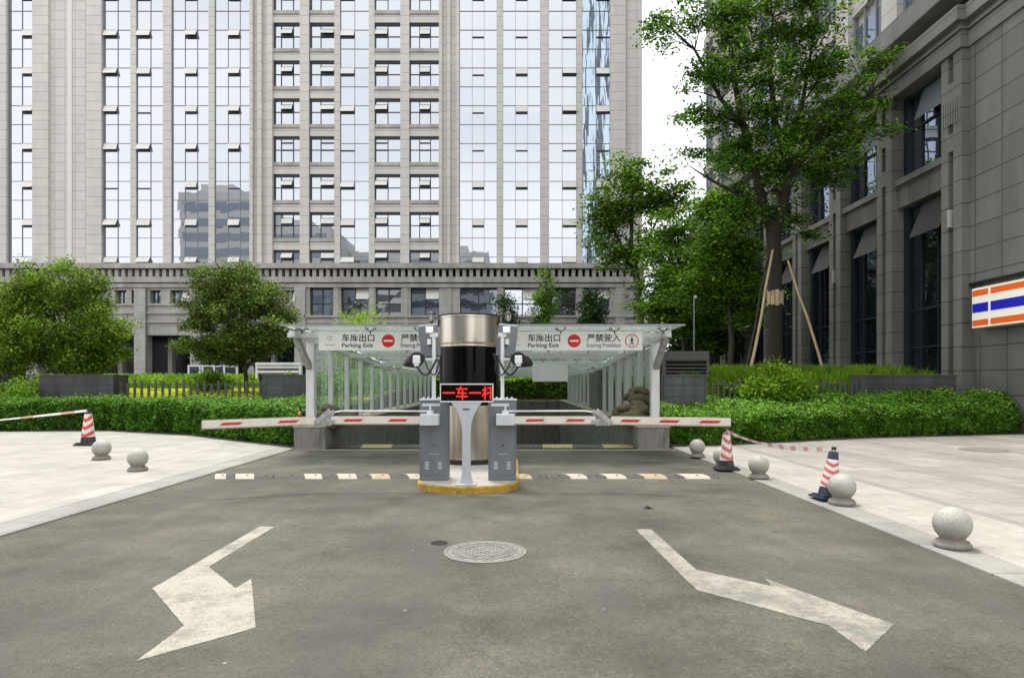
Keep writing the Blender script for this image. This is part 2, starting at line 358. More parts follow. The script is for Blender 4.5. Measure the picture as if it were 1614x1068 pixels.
cn = N(t, 'ShaderNodeTexNoise'); cn.inputs['Scale'].default_value = 2.5; cn.inputs['Detail'].default_value = 6; t.links.new(p, cn.inputs['Vector'])
wv = N(t, 'ShaderNodeVectorMath', operation='SCALE'); wv.inputs['Scale'].default_value = .9; t.links.new(cn.outputs['Color'], wv.inputs[0])
wa = N(t, 'ShaderNodeVectorMath', operation='ADD'); t.links.new(p, wa.inputs[0]); t.links.new(wv.outputs[0], wa.inputs[1])
ve = N(t, 'ShaderNodeTexVoronoi', feature='DISTANCE_TO_EDGE'); ve.inputs['Scale'].default_value = .28; t.links.new(wa.outputs[0], ve.inputs['Vector'])
ck = mth(t, 'MULTIPLY', mth(t, 'LESS_THAN', ve.outputs['Distance'], .0028), ramp(t, noise(t, p, .5, 3, .6), [(.45, 0), (.55, 1)]))
c = mixc(t, mth(t, 'MULTIPLY', ck, .0), c, (.035, .034, .03))
vor = N(t, 'ShaderNodeTexVoronoi'); vor.inputs['Scale'].default_value = 2.2; t.links.new(p, vor.inputs['Vector'])
spk = mth(t, 'LESS_THAN', vor.outputs['Distance'], .022); c = mixc(t, mth(t, 'MULTIPLY', spk, .7), c, (.42, .40, .36))
t.links.new(c, b.inputs['Base Color']); b.inputs['Roughness'].default_value = .82; b.inputs['Specular IOR Level'].default_value = .35
bump(t, b, noise(t, p, 90, 3, .8), .5, .006); M['asphalt'] = m

def paving(name, col, pu, pv, stripes=False, var=.09, col2=None, jw=.012, ang=0):
    m, t, b, o = newmat(name); p = pos(t)
    br = N(t, 'ShaderNodeTexBrick'); br.offset = .5; br.inputs['Scale'].default_value = 1
    br.inputs['Brick Width'].default_value = pu; br.inputs['Row Height'].default_value = pv; br.inputs['Mortar Size'].default_value = jw
    br.inputs['Color1'].default_value = (*[x*(1-var) for x in col], 1); br.inputs['Color2'].default_value = (*[x*(1+var) for x in col], 1)
    br.inputs['Mortar'].default_value = (*[x*.66 for x in col], 1); br.inputs['Bias'].default_value = 0
    mp = N(t, 'ShaderNodeMapping'); mp.inputs['Rotation'].default_value = (0, 0, R(ang)); t.links.new(p, mp.inputs[0]); t.links.new(mp.outputs[0], br.inputs['Vector'])
    c = br.outputs['Color']
    if stripes:
        s = N(t, 'ShaderNodeSeparateXYZ'); t.links.new(p, s.inputs[0])
        l = lines(t, s.outputs[0], 1.95, .6, .9); c = mixc(t, mth(t, 'MULTIPLY', l, .75), c, (.27, .255, .235))
    c = mixc(t, 1, c, ramp(t, noise(t, p, 1.1, 9, .75, 0), [(.34, .78), (.66, 1.14)]), 'MULTIPLY')
    c = mixc(t, 1, c, ramp(t, noise(t, p, 60, 3, .7), [(.3, .88), (.7, 1.08)]), 'MULTIPLY')
    dd = ramp(t, noise(t, p, 3.4, 9, .8, 0), [(.54, 0), (.68, 1)]); c = mixc(t, mth(t, 'MULTIPLY', dd, .5), c, (.20, .185, .16))
    t.links.new(c, b.inputs['Base Color']); b.inputs['Roughness'].default_value = .7
    bump(t, b, br.outputs['Fac'], -.3, .006); return m
M['pave_l'] = paving('paving_left', (.375, .357, .323), .9, .45, ang=90, var=.045, jw=.009)
M['pave_r'] = paving('paving_right', (.345, .328, .292), .9, .6, stripes=True, ang=90)
M['pave_border'] = paving('paving_border', (.30, .287, .26), .9, .46, ang=90, var=.06)
M['pave_band'] = paving('paving_band', (.40, .38, .338), 1.2, .72, ang=90, var=.03, jw=.005)

# worn road paint: paint that has flaked off shows the asphalt as holes
def paint(name, col, wear, under=(.15, .145, .125), sc=6):
    m, t, b, o = newmat(name); p = pos(t)
    n = ramp(t, noise(t, p, sc, 10, .85, 0), [(wear-.07, 0), (wear+.10, 1)])
    fine = ramp(t, noise(t, p, 110, 4, .85), [(.34, .45), (.5, .97), (.66, 1.2)])
    c = mixc(t, mth(t, 'ADD', mth(t, 'MULTIPLY', n, .62), .16), under, col); c = mixc(t, 1, c, fine, 'MULTIPLY')
    t.links.new(c, b.inputs['Base Color']); b.inputs['Roughness'].default_value = .75; return m
M['paint_arrow_a'] = paint('worn_white_paint', (.45, .43, .36), .44, sc=3)
M['paint_arrow_b'] = paint('very_worn_white_paint', (.44, .42, .35), .51, sc=3)
M['paint_line'] = paint('line_paint', (.48, .46, .38), .38)
M['bump_white'] = paint('bump_white_paint', (.62, .56, .46), .36, (.10, .095, .085), 14)
M['bump_yellow'] = paint('bump_yellow_paint', (.60, .46, .28), .42, (.12, .11, .09), 14)
M['bump_black'] = paint('bump_black_rubber', (.12, .115, .105), .5, (.05, .05, .047), 14)
M['ramp_yellow'] = paint('ramp_yellow_paint', (.50, .44, .20), .36, (.12, .12, .09), 9)
M['ramp_black'] = paint('ramp_black_paint', (.13, .13, .11), .5, (.07, .07, .06), 9)
M['kerb_yellow'] = paint('kerb_yellow_paint', (.62, .38, .03), .45, (.13, .08, .03), 7)
M['island_top'] = simple('island_concrete', (.42, .40, .37), .8, 0, .12, 6, dirt=((.2, .19, .17), .6))

# bollard stone
m, t, b, o = newmat('speckled_granite'); v = objc(t)
c = ramp(t, noise(t, v, 90, 3, .8), [(.3, (.24, .23, .195)), (.5, (.41, .395, .35)), (.72, (.55, .535, .49))])
c = mixc(t, 1, c, ramp(t, noise(t, v, 6, 6, .6), [(.3, .82), (.7, 1.06)]), 'MULTIPLY')
sp = N(t, 'ShaderNodeSeparateXYZ'); t.links.new(v, sp.inputs[0])
gm = mth(t, 'MULTIPLY', ramp(t, sp.outputs[2], [(.08, 1), (.23, 0)]), ramp(t, noise(t, v, 9, 5, .7), [(.3, .45), (.7, .95)]))  # brown grime on the base, plus painted shading up the ball's underside
c = mixc(t, gm, c, (.15, .125, .095)); t.links.new(c, b.inputs['Base Color']); b.inputs['Roughness'].default_value = .6; M['bollard'] = m

# ------------------------------------------------------------------ text meshes
def text_mesh(body, size, bold=0.0, ext=.002, align='LEFT', sx=1.0):
    cu = bpy.data.curves.new('lettering', 'FONT'); cu.body = body; cu.size = size; cu.extrude = ext; cu.offset = bold; cu.align_x = align
    o = bpy.data.objects.new('lettering', cu); COL.objects.link(o)
    dg = bpy.context.evaluated_depsgraph_get(); me = bpy.data.meshes.new_from_object(o.evaluated_get(dg))
    bpy.data.objects.remove(o); bpy.data.curves.remove(cu)
    me.transform(Matrix.Diagonal((sx, 1, 1, 1))); return me
def place_text(me, x, y, z, name, mat, parent, fit=None, clipx=None, cy=None):
    """stand the lettering up in the x-z plane, facing -Y; fit = (x0, x1, z0, z1) stretches its box to that rectangle"""
    co = np.empty(len(me.vertices)*3); me.vertices.foreach_get('co', co); co = co.reshape(-1, 3)
    if fit:
        a, b_ = co[:, 0].min(), co[:, 0].max(); c_, d_ = co[:, 1].min(), co[:, 1].max()
        X = fit[0]+(co[:, 0]-a)/(b_-a)*(fit[1]-fit[0]); Z = fit[2]+(co[:, 1]-c_)/(d_-c_)*(fit[3]-fit[2])
    else: X = x+co[:, 0]; Z = z+co[:, 1]
    off = OFF.get(parent.name, Vector((0, 0, 0)))
    new = np.stack([X-off.x, y-co[:, 2]-off.y, Z-off.z], 1); me.vertices.foreach_set('co', new.ravel()); me.materials.clear(); me.materials.append(mat)
    if clipx is not None:
        bm = bmesh.new(); bm.from_mesh(me)
        bmesh.ops.bisect_plane(bm, geom=bm.verts[:]+bm.edges[:]+bm.faces[:], plane_co=(clipx-off.x, 0, 0), plane_no=(1, 0, 0), clear_outer=True)
        bm.to_mesh(me); bm.free()
    me.update(); o = bpy.data.objects.new(name, me); COL.objects.link(o); o.parent = parent; OFF[o.name] = off; return o

# ------------------------------------------------------------------ foliage
def leaf_obj(name, C, mat, size, parent=None, up=.5, loc=None, asp=.5, outward=None):
    C = np.asarray(C, float); n = len(C)
    off = np.array(OFF.get(parent.name, Vector((0, 0, 0))) if parent is not None else (loc or (0, 0, 0)), float)
    nrm = npr.normal(size=(n, 3)); nrm /= np.linalg.norm(nrm, axis=1)[:, None]; nrm[:, 2] = np.abs(nrm[:, 2])+up
    if outward is not None: nrm += outward
    nrm /= np.linalg.norm(nrm, axis=1)[:, None]
    a = npr.normal(size=(n, 3)); a -= nrm*(a*nrm).sum(1)[:, None]; a /= np.linalg.norm(a, axis=1)[:, None]; b_ = np.cross(nrm, a)
    s = size*(.6+.8*npr.random((n, 1)))
    C = C-off
    V = np.stack([C-a*s, C-b_*s*asp, C+a*s+nrm*s*.15, C+b_*s*asp], 1).reshape(-1, 3)
    me = bpy.data.meshes.new(name); me.vertices.add(4*n); me.vertices.foreach_set('co', V.ravel().astype(np.float32))
    me.loops.add(4*n); me.loops.foreach_set('vertex_index', np.arange(4*n, dtype=np.int32))
    me.polygons.add(n); me.polygons.foreach_set('loop_start', np.arange(0, 4*n, 4, dtype=np.int32)); me.polygons.foreach_set('loop_total', np.full(n, 4, np.int32))
    me.materials.append(mat); me.update(calc_edges=True); me.validate()
    o = bpy.data.objects.new(name, me); COL.objects.link(o)
    if parent is not None: o.parent = parent
    elif loc is not None: o.location = loc
    return o
def blobs(ells, ncl, shell=.55, rr=None):
    """clump centres inside a union of ellipsoids (cx,cy,cz,rx,ry,rz,weight)"""
    rr = rr or rng; out = []; ws = [e[6] for e in ells]
    while len(out) < ncl:
        e = rr.choices(ells, ws)[0]
        d = Vector((rr.gauss(0,1), rr.gauss(0,1), rr.gauss(0,1))).normalized(); r = (shell+(1-shell)*rr.random())*(.88+.22*rr.random())
        out.append(Vector((e[0]+d.x*e[3]*r, e[1]+d.y*e[4]*r, e[2]+d.z*e[5]*r)))
    return out
def tree(name, label, cat, base, trunk, ells, ncl, per, lsize, leaf, bark, clump=(.4, .4, .25), group=None, shell=.5, up=.5, trad=None, limbs=(), nbr=None, brr=.018, seed=1):
    rr = random.Random(seed)
    t_ = thing(name, label, cat, base, group); mb = MB()
    trunk = [Vector(p) for p in trunk]; mb.tube(trunk, trad, 14)
    nodes = [(p, r) for p, r in zip(trunk[len(trunk)//2:], trad[len(trunk)//2:])]
    for pts, rad in limbs:
        mb.tube(pts, rad, 10); nodes += [(Vector(p), r) for p, r in zip(pts, rad)][1:]
    cl = blobs(ells, ncl, shell, rr); idx = list(range(len(cl))); rr.shuffle(idx)
    for k in idx[:(nbr or len(cl))]:
        c = cl[k]; cand = sorted(nodes, key=lambda q: (q[0]-c).length+max(0, q[0].z-c.z)*1.2)[:3]; q, r = rr.choice(cand[:2])
        mid = (q+c)/2+Vector((rr.uniform(-.1,.1), rr.uniform(-.1,.1), rr.uniform(-.02,.12)))*(q-c).length
        r0 = min(r*.6, brr*(1+(q-c).length*.45)); mb.tube([q, (q*2+mid)/3, mid, (mid+c)/2, c], [r0, r0*.85, r0*.6, r0*.4, r0*.2], 5, cap=False)
        if len(nodes) < 60: nodes.append((mid, r0*.6))
    mb.build('trunk', M[bark], t_, smooth=True)
    arr = []
    for c in cl:
        n = int(per*rr.uniform(.6, 1.4)); sc = rr.uniform(.7, 1.3)
        g = npr.normal(size=(n, 3))*np.array(clump)*sc; arr.append(g+np.array(c))
    leaf_obj('crown', np.concatenate(arr), M[leaf], lsize, t_, up=up)
    return t_
def path_lerp(pts, x):
    for (x0, y0), (x1, y1) in zip(pts, pts[1:]):
        if x <= x1: return y0+(y1-y0)*max(0, (x-x0))/(x1-x0)
    return pts[-1][1]

exec_order = 'structure first, objects after'

# ================================================================== SETTING: ground, road, paving, terraces
RX0, RX1 = -5.0, 3.75          # road edges
WX0, WX1 = -4.99, 3.60         # outer faces of the ramp walls
IX0, IX1 = -4.27, 2.87         # inner faces
RY0, RY1 = 14.5, 38.0
gb = MB()
for (x0, x1, y0, y1) in ((-400, 400, -200, 14.62), (-400, IX0-.3, 14.62, RY1+.3), (IX1+.3, 400, 14.62, RY1+.3), (-400, 400, RY1+.3, 700)):
    gb.add([(x0,y0,0),(x1,y0,0),(x1,y1,0),(x0,y1,0)], [(0,1,2,3)])
tag(gb.build('ground', M['asphalt']), 'grey worn asphalt ground', None, None, 'structure')
rd = MB(); rd.add([(RX0,-30,.004),(RX1,-30,.004),(RX1,14.60,.004),(RX0,14.60,.004)], [(0,1,2,3)])
tag(rd.build('road', M['asphalt']), kind='structure')
hedge_l_front = [(-40, 20.6), (-15.7, 19.6), (-12.7, 19.9), (-9.2, 18.1), (-7.1, 16.3), (-5.0, 14.62)]
hedge_r_front = [(3.75, 14.95), (4.03, 15.0), (4.8, 15.1), (6.6, 15.9), (9.5, 17.2), (15.2, 18.7)]
def pave(name, poly, mat, z):
    mb = MB(); mb.prism(poly, -.02, z); o = mb.build(name, mat, bevel=.006, seg=1); tag(o, kind='structure'); return o
pave('pavement_border', [(RX0-.42,-30),(RX0,-30),(RX0,14.6),(RX0-.42,14.95)], M['pave_border'], .026)
pave('pavement', [(-60,-30),(RX0-.425,-30),(RX0-.425,14.98)]+[(x, y+.25) for x, y in hedge_l_front[::-1][1:]]+[(-60,20.9)], M['pave_l'], .03)
pave('pavement_border', [(RX1,-30),(RX1+.36,-30),(RX1+.36,15.2),(RX1,14.9)], M['pave_border'], .026)
pave('pavement_band', [(RX1+.365,-30),(5.5,-30),(5.2,15.5),(RX1+.365,15.2)], M['pave_band'], .030)
pave('pavement', [(5.505,-30),(15.1,-30),(15.1,18.9)]+[(x, y+.2) for x, y in hedge_r_front[::-1][1:3]]+[(5.21,15.5)], M['pave_r'], .028)
# soil strip and kerb under hedges
mb = MB(); mb.prism([(-60,20.9)]+[(x, y+.0) for x, y in hedge_l_front]+[(-5.0,22.6),(-60,22.6)], 0, .05); tag(mb.build('planting_bed', M['soil']), kind='structure')
mb = MB(); mb.prism([(x, y) for x, y in hedge_r_front]+[(15.1,20.3),(3.6,20.3)], 0, .055); tag(mb.build('planting_bed', M['soil']), kind='structure')
# raised terraces
def terrace(name, x0, x1, prof, mat):
    mb = MB(); pts = prof+[(prof[-1][0], -.5), (prof[0][0], -.5)]
    n = len(pts); mb.add([(x0,y,z) for y,z in pts]+[(x1,y,z) for y,z in pts], [tuple(range(n)), tuple(reversed(range(n,2*n)))]+[(i,n+i,n+(i+1)%n,(i+1)%n) for i in range(n)])
    tag(mb.build(name, mat), kind='structure')
ter_l = [(22.8,.9),(24,1.0),(32,1.3),(57,1.45)]; ter_r = [(20.2,1.1),(20.6,1.45),(22.5,1.72),(30,1.8),(57,1.8)]
terrace('raised_lawn_bed', -80, WX0-.02, ter_l, M['soil'])
terrace('raised_lawn_bed', WX1+.02, 13.9, ter_r, M['soil'])
terrace('raised_lawn_bed', 13.9, 60, [(22.6,1.2),(24,1.5),(57,1.6)], M['soil'])
terrace('raised_lawn_bed', WX0-.02, WX1+.02, [(38.35,.5),(40,.9),(57,1.6)], M['soil'])
# ramp down to the garage
mb = MB(); mb.add([(IX0,14.6,.0),(IX1,14.6,.0),(IX1,15.6,-.06),(IX0,15.6,-.06),(IX1,RY1,-2.95),(IX0,RY1,-2.95)], [(0,1,2,3),(3,2,4,5)])
tag(mb.build('ramp', M['ramp']), 'concrete ramp down into the garage', kind='structure')

# line and arrows
def marking(name, poly, mat, label, cat, z=.008, group=None):
    q = []
    for (ax, ay), (bx_, by_) in zip(poly, poly[1:]+poly[:1]):
        m_ = max(2, int(math.hypot(bx_-ax, by_-ay)/.02))
        for k in range(m_): q.append((ax+(bx_-ax)*k/m_+rng.uniform(-.003,.003), ay+(by_-ay)*k/m_+rng.uniform(-.003,.003)))
    mb = MB(); n = len(q); poly = q; mb.prism(poly, z-.003, z)
    cx = sum(p[0] for p in poly)/n; cy = sum(p[1] for p in poly)/n
    return tag(mb.build(name, mat, loc=(cx, cy, z)), label, cat, group)
la = [(410,830),(432,831),(329,894),(371,928),(396,913),(403,990),(215,1043),(290,987),(240,928)]
ra = [(1002,834.5),(1026,834.5),(1097.5,898.5),(1218.5,925),(1205,912),(1410,985),(1364,1028),(1307,987),(1100,931),(1082,915)]
marking('road_arrow', [G(*p) for p in la], M['paint_arrow_a'], 'worn white arrow with a wide head on the left of the asphalt', 'road marking', group='painted arrows on the asphalt')
marking('road_arrow', [G(*p) for p in ra], M['paint_arrow_b'], 'flaking white bent arrow on the right of the asphalt', 'road marking', group='painted arrows on the asphalt')
mb = MB(); mb.box(RX0+.05, RX1-.02, 14.36, 14.5, .005, .009)
tag(mb.build('stop_line', M['paint_line'], loc=(-.6,14.4,.005)), 'thin pale line across the asphalt at the garage mouth', 'road marking')
mb = MB()
for k in range(70):
    x = IX0+.02+k*(IX1-IX0-.04)/70; mb.box(x, x+.06, 14.62, 14.74, .006, .016)
mb.box(IX0+.01, IX1-.01, 14.60, 14.62, .0, .018); mb.box(IX0+.01, IX1-.01, 14.74, 14.76, .0, .018)
tag(mb.build('drain_grate', M['dark_metal'], loc=(-.7,14.68,0)), 'narrow metal drain grate at the top of the garage ramp', 'drain')
# crest of the ramp, yellow and black
t_ = thing('ramp_hump', 'yellow and black striped hump along the top of the garage ramp', 'speed bump', (-.7, 15.1, 0))
for k in range(10):
    x0 = IX0+.02+k*(IX1-IX0-.04)/10; x1 = x0+(IX1-IX0-.04)/10-.004; mb = MB()
    prof = [(14.82,.0),(14.92,.045),(15.1,.07),(15.3,.05),(15.42,-.06)]; n = len(prof)
    mb.add([(x0,y,z) for y,z in prof]+[(x1,y,z) for y,z in prof], [(i,n+i,n+i+1,i+1) for i in range(n-1)]+[tuple(range(n)), tuple(reversed(range(n,2*n)))])
    mb.build('segment', M['ramp_yellow' if k % 2 else 'ramp_black'], t_)

# speed bumps
def speed_bump(x0, x1, pat, label):
    y0 = 10.02; t_ = thing('speed_bump', label, 'speed bump', ((x0+x1)/2, y0+.17, 0), 'rubber speed bumps beside the island')
    tot = sum(a for a, _ in pat); x = x0
    for a, c in pat:
        wd = (x1-x0)*a/tot; prof = [(y0,.004),(y0+.05,.04),(y0+.19,.055),(y0+.33,.04),(y0+.38,.004)]; n = len(prof); mb = MB()
        mb.add([(x+.004-(y-y0)*.42,y,z) for y,z in prof]+[(x+wd-.004-(y-y0)*.42,y,z) for y,z in prof], [(i,n+i,n+i+1,i+1) for i in range(n-1)]+[tuple(range(n)), tuple(reversed(range(n,2*n)))])
        s_ = mb.build('segment', M[{'w':'bump_white','y':'bump_yellow','b':'bump_black'}[c]], t_)
        bt = MB(); bt.lathe([(.022,0),(.022,.006),(.012,.009)], (x+wd/2, y0+.10, .043), 10); bt.build('bolt', M['dark_metal'], s_)
        x += wd
speed_bump(-4.70, -1.42, [(18,'w'),(14,'b'),(30,'w'),(30,'b'),(48,'b'),(28,'w'),(24,'b'),(30,'w'),(22,'b'),(30,'y'),(28,'b'),(20,'w')], 'flat rubber speed bump left of the island, pale and black segments')
speed_bump(.12, 3.30, [(20,'y'),(22,'b'),(34,'b'),(26,'w'),(28,'b'),(30,'w'),(26,'b'),(34,'y'),(26,'b'),(38,'w'),(14,'b')], 'flat rubber speed bump right of the island, pale and black segments')

# manholes
def manhole(x, y, r, label, mat='manhole', z=.004):
    t_ = thing('manhole_cover', label, 'manhole cover', (x, y, z)); mb = MB()
    mb.lathe([(r,0),(r,.008),(r*.93,.010),(r*.92,.004),(r*.90,.004)], (x,y,z), 56, cap=False); mb.build('rim', M['manhole'] if mat == 'manhole' else M[mat], t_, smooth=True)
    mb = MB(); mb.lathe([(r*.905,0),(r*.905,.008),(r*.86,.009),(.001,.009)], (x,y,z), 56)
    if mat == 'manhole':
        for i in range(-9, 10):
            for j in range(-9, 10):
                dx, dy = i*r/10.5, j*r/10.5
                if math.hypot(dx, dy) < r*.84 and (i+j) % 2 == 0: mb.box(x+dx-.012, x+dx+.012, y+dy-.012, y+dy+.012, z+.008, z+.014)
        for q in (.5, .7): mb.lathe([(r*q,.009),(r*q,.015),(r*(q+.03),.015),(r*(q+.03),.009)], (x,y,z), 40, cap=False)
    mb.build('lid', M[mat], t_)
manhole(-.24, 5.66, .37, 'round cast iron manhole cover in the middle of the asphalt')
mb = MB(); mb.lathe([(.08,0),(.08,.004),(.06,.005)], (*G(692,856), .004), 18)
tag(mb.build('valve_cover', M['dark_metal'], loc=(*G(692,856), .004)), 'tiny dark valve lid just left of the round manhole cover', 'valve cover')
manhole(*G(1550,711), .46, 'thin dark manhole cover in the right hand paving', 'pedestal', .03)
mb = MB(); gx, gy = G(1022,802)
mb.add([(gx-.06,gy,.02),(gx-.02,gy-.03,.012),(gx+.07,gy+.0,.03),(gx+.05,gy+.04,.01),(gx-.01,gy+.05,.035),(gx-.05,gy+.03,.012)], [(0,1,4,5),(1,2,3,4)])
tag(mb.build('litter_scrap', M['black'], loc=(gx,gy,.01)), 'small black scrap of litter lying on the right of the asphalt', 'litter')

# ================================================================== FRONT BUILDING
D = 60.0; U = D/1000
def fx(px): return XP(px, D)
def fz(py): return ZY(py, D)
FB = thing('office_tower', 'tall beige stone tower with strips of mirrored glass behind the garage', 'building', (-15, 62, 0))
TZ = 47.0; TB = fz(416)
mb = MB(); mb.box(fx(-160), fx(1013), D+.55, D+20, 6.3, TZ); mb.build('core_wall', M['tower'], FB)
mb = MB(); mb.box(fx(480), fx(1013), D+.56, D+20, 0, 6.29); mb.build('base_wall', M['tower'], FB)
mb = MB(); mb.box(fx(-160), fx(479), D+6, D+20, 0, 6.29); mb.build('lobby_wall', M['inner_shade'], FB)
# piers (px0, px1, front offset)
pm = MB()
for a, c, d in ((-130,-40,.25),(-6,10,-.05),(51,76,-.05),(136,160,-.05),(204,213,.12),(256,269,.05),(327.5,337,.12),(395,400,-.3),(400,407,.1),(407,414,-.3),(414,421,.1),(421,430,-.15),
                (472.5,487,-.05),(526.5,535.5,.05),(581,590,.05),(631,645,-.05),(692,697,-.2),(697,705,.15),(705,710,-.2),(710,719,.15),(719,724,-.2),(783,792.5,.15),(852,865,.05),(909,918,.15),(962,986,-.1)):
    pm = MB(); pm.box(fx(a), fx(c), D+d, D+.6, TB, TZ); pm.build('pier', M['tower'], FB)
for a, c in ((76,104),(111,136),(986,1013)):
    pg = MB(); pg.box(fx(a), fx(c), D+.25, D+.6, TB, TZ); pg.build('recessed_wall', M['tower_grid'], FB)
mb = MB(); mb.box(fx(104), fx(111), D+.16, D+.6, TB, TZ); mb.build('fin', M['fin'], FB)
# curtain wall strips
strips = [(10,51,(31.5,),1,'glass'),(161,204,(183,),0,'glass'),(213,256,(235,),0,'glass'),(269.4,327.5,(289.5,309),1,'glass'),(337,395,(357.5,376.5),1,'glass'),
          (535.5,581,(558,),0,'glass'),(724,783,(744,763),1,'glass'),(792.5,852,(812.5,832),1,'glass'),(865,909,(886.5,),1,'glass'),(918,962,(940,),1,'glass_wavy'),(-40,-6,(-23,),0,'glass')]
closed = {(1,4),(2,2),(2,4),(5,3),(6,0),(6,3),(7,0),(7,3),(8,0),(8,3),(9,0),(9,3),(4,4)}
for si, (a, c, ms, vc, gm) in enumerate(strips):
    g = MB(); ys = [45-29.9*6+29.9*k for k in range(20)]; ys = [y for y in ys if y < 414]+[416]
    xs = [a]+list(ms)+[c]
    for i in range(len(xs)-1):            # one glass pane per cell, each a hair out of true
        for k in range(len(ys)-1):
            x0, x1, z0, z1 = fx(xs[i])+.02, fx(xs[i+1])-.02, fz(ys[k+1])+.02, fz(ys[k])-.02
            j = [rng.uniform(-.004,.004) for _ in range(4)]
            j = [q_*.4 for q_ in j]; g.add([(x0,D+.3+j[0],z0),(x1,D+.3+j[1],z0),(x1,D+.3+j[2],z1),(x0,D+.3+j[3],z1)], [(0,1,2,3)])
    so_ = g.build('glass_strip', M[gm], FB)
    q = MB()
    for y in ys: q.box(fx(a), fx(c), D+.24, D+.34, fz(y)-.018, fz(y)+.018)
    for x in xs: q.box(fx(x)-.018, fx(x)+.018, D+.235, D+.345, TB, fz(45-29.9*6))
    q.box(fx(a)-.02, fx(a)+.03, D+.22, D+.35, TB, TZ)
    q.build('mullion', M['mullion'], so_)
    x0, x1 = fx(xs[vc])+.03, fx(xs[vc+1])-.03
    for k in range(-1, 7):
        zt = fz(45+59.8*k)-.04; ht = .64 if k < 6 else .55; sw = 0.03 if (si, k) in closed else rng.choice((.16,.24,.30,.34,.20))*(.62 if si in (6,7) else 1)
        v_ = MB()
        if sw > .1:
            v_.obox(((x0+x1)/2, D+.22-sw/2, zt-ht*.46), ((x1-x0)/2,0,0), (0,.016,.016*sw/ht), (0,-sw/2,-ht*.46))
            o_ = v_.build('open_vent', M['vent'], FB)
            e = MB(); e.box(x0, x1, D+.2, D+.29, zt-ht-.10, zt-.02); e.add([(x1,D+.22,zt),(x1,D+.22-sw,zt-ht*.92),(x1,D+.22,zt-ht*1.05)], [(0,1,2)]); e.build('gap', M['frame_dark'], o_)
        else:
            v_.box(x0, x1, D+.2, D+.26, zt-ht-.06, zt-ht+.03); v_.build('vent_rail', M['frame_dark'], FB)
# punched windows
sp = MB(); sl = MB()
for ci, (a, c, fr, vi) in enumerate(((430,472.5,(.27,.72),1),(488,526.5,(.42,),1),(590,631,(.5,),0),(645,692,(.33,.70),1))):
    for k in range(-2, 7):
        yt = 34.5+59.8*k; yb = min(yt+41.5, 416); x0, x1 = fx(a), fx(c); z1 = fz(yt); z0 = fz(yb)
        if k < 6:
            sp = MB(); sl = MB(); sp.box(x0, x1, D+.10, D+.6, fz(yt+59.8), fz(yb+6)); sl.box(x0, x1, D+.0, D+.6, fz(yb+5.5), z0); sp.build('spandrel', M['tower'], FB); sl.build('sill', M['ledge'], FB)
        if k < -1: continue
        w_ = thing('window', None, None, (x0, D+.3, z0)); w_.parent = FB; OFF[w_.name] = Vector((x0, D+.3, z0)); w_.location = Vector((x0, D+.3, z0))-OFF[FB.name]
        g = MB(); j = [rng.uniform(-.004,.004) for _ in range(4)]
        g.add([(x0,D+.36+j[0],z0),(x1,D+.36+j[1],z0),(x1,D+.36+j[2],z1),(x0,D+.36+j[3],z1)], [(0,1,2,3)]); g.build('pane', M['glass'], w_)
        q = MB(); xs = [x0]+[x0+(x1-x0)*f for f in fr]+[x1]; zm = fz(yt+20.7)
        q.box(x0, x1, D+.26, D+.38, z1-.22, z1)
        q.box(x0, x0+.10, D+.26, D+.38, z0, z1-.22)
        for x in xs[1:-1]: q.box(x-.035, x+.035, D+.29, D+.385, z0, z1-.22)
        q.box(x1-.05, x1, D+.28, D+.38, z0, z1-.22)
        if yb-yt > 30: q.box(x0+.1, x1-.05, D+.30, D+.38, zm-.035, zm+.035)
        q.build('frame', M['frame_dark'], w_)
        vx0, vx1 = xs[vi]+.05, xs[vi+1]-.05; zt = fz(yt+9.5); ht = .68; sw = rng.choice((.25,.3,.32,.12)) if (k != 3) else .03
        if k == 6: zt = z1-.25
        if sw > .05:
            e = MB(); e.box(vx0-.03, vx1+.03, D+.24, D+.33, zt-ht-.05, zt+.04); e.build('vent_recess', M['frame_dark'], w_)
            v_ = MB(); v_.obox(((vx0+vx1)/2, D+.2-sw/2, zt-ht*.40), ((vx1-vx0)/2,0,0), (0,.016,.016*sw/ht), (0,-sw/2,-ht*.36)); v_.build('open_vent', M['vent'], w_)
        else:
            e = MB(); e.box(vx0, vx1, D+.25, D+.33, zt-.04, zt+.04); e.box(vx0, vx1, D+.25, D+.33, zt-ht-.04, zt-ht+.04); e.build('closed_vent', M['frame_dark'], w_)
# podium of the tower
DP = D-1.2
def qx(px): return XP(px, DP)
def qz(py): return ZY(py, DP)
PX0, PX1 = qx(-160), qx(1011)
mb = MB(); mb.box(PX0, PX1+.5, DP-.55, D+1, qz(424), qz(416)); mb.box(PX0, PX1+.3, DP-.35, D+1, qz(445.5), qz(437)); mb.box(PX0, PX1+.2, DP-.2, D+1, qz(453), qz(447)); mb.box(PX0, PX1+.1, DP+.1, D+1, qz(447), qz(445.5)); mb.build('cornice', M['ledge'], FB)
mb = MB(); mb.box(PX0, PX1+.1, DP+.35, D+1, qz(437), qz(424)); mb.build('frieze', M['inner_shade'], FB)  # black colour paints the shade between the dentils
mb = MB(); x = PX0
while x < PX1: mb.box(x, x+.34, DP-.25, DP+.4, qz(437), qz(425)); x += .63
mb.build('dentils', M['podium'], FB)
def podwall(mb, holes, y0, y1, xa, xb, dy0=0, dy1=1.3):
    xs = xa
    for a, c in holes:
        if qx(a) > xs: mb.box(xs, qx(a), DP+dy0, DP+dy1, qz(y1), qz(y0))
        xs = qx(c)
    mb.box(xs, xb, DP+dy0, DP+dy1, qz(y1), qz(y0))
holes_r = [(488,525),(537,581),(592,632),(647,692),(725,783),(795,852),(865,908),(920,961)]
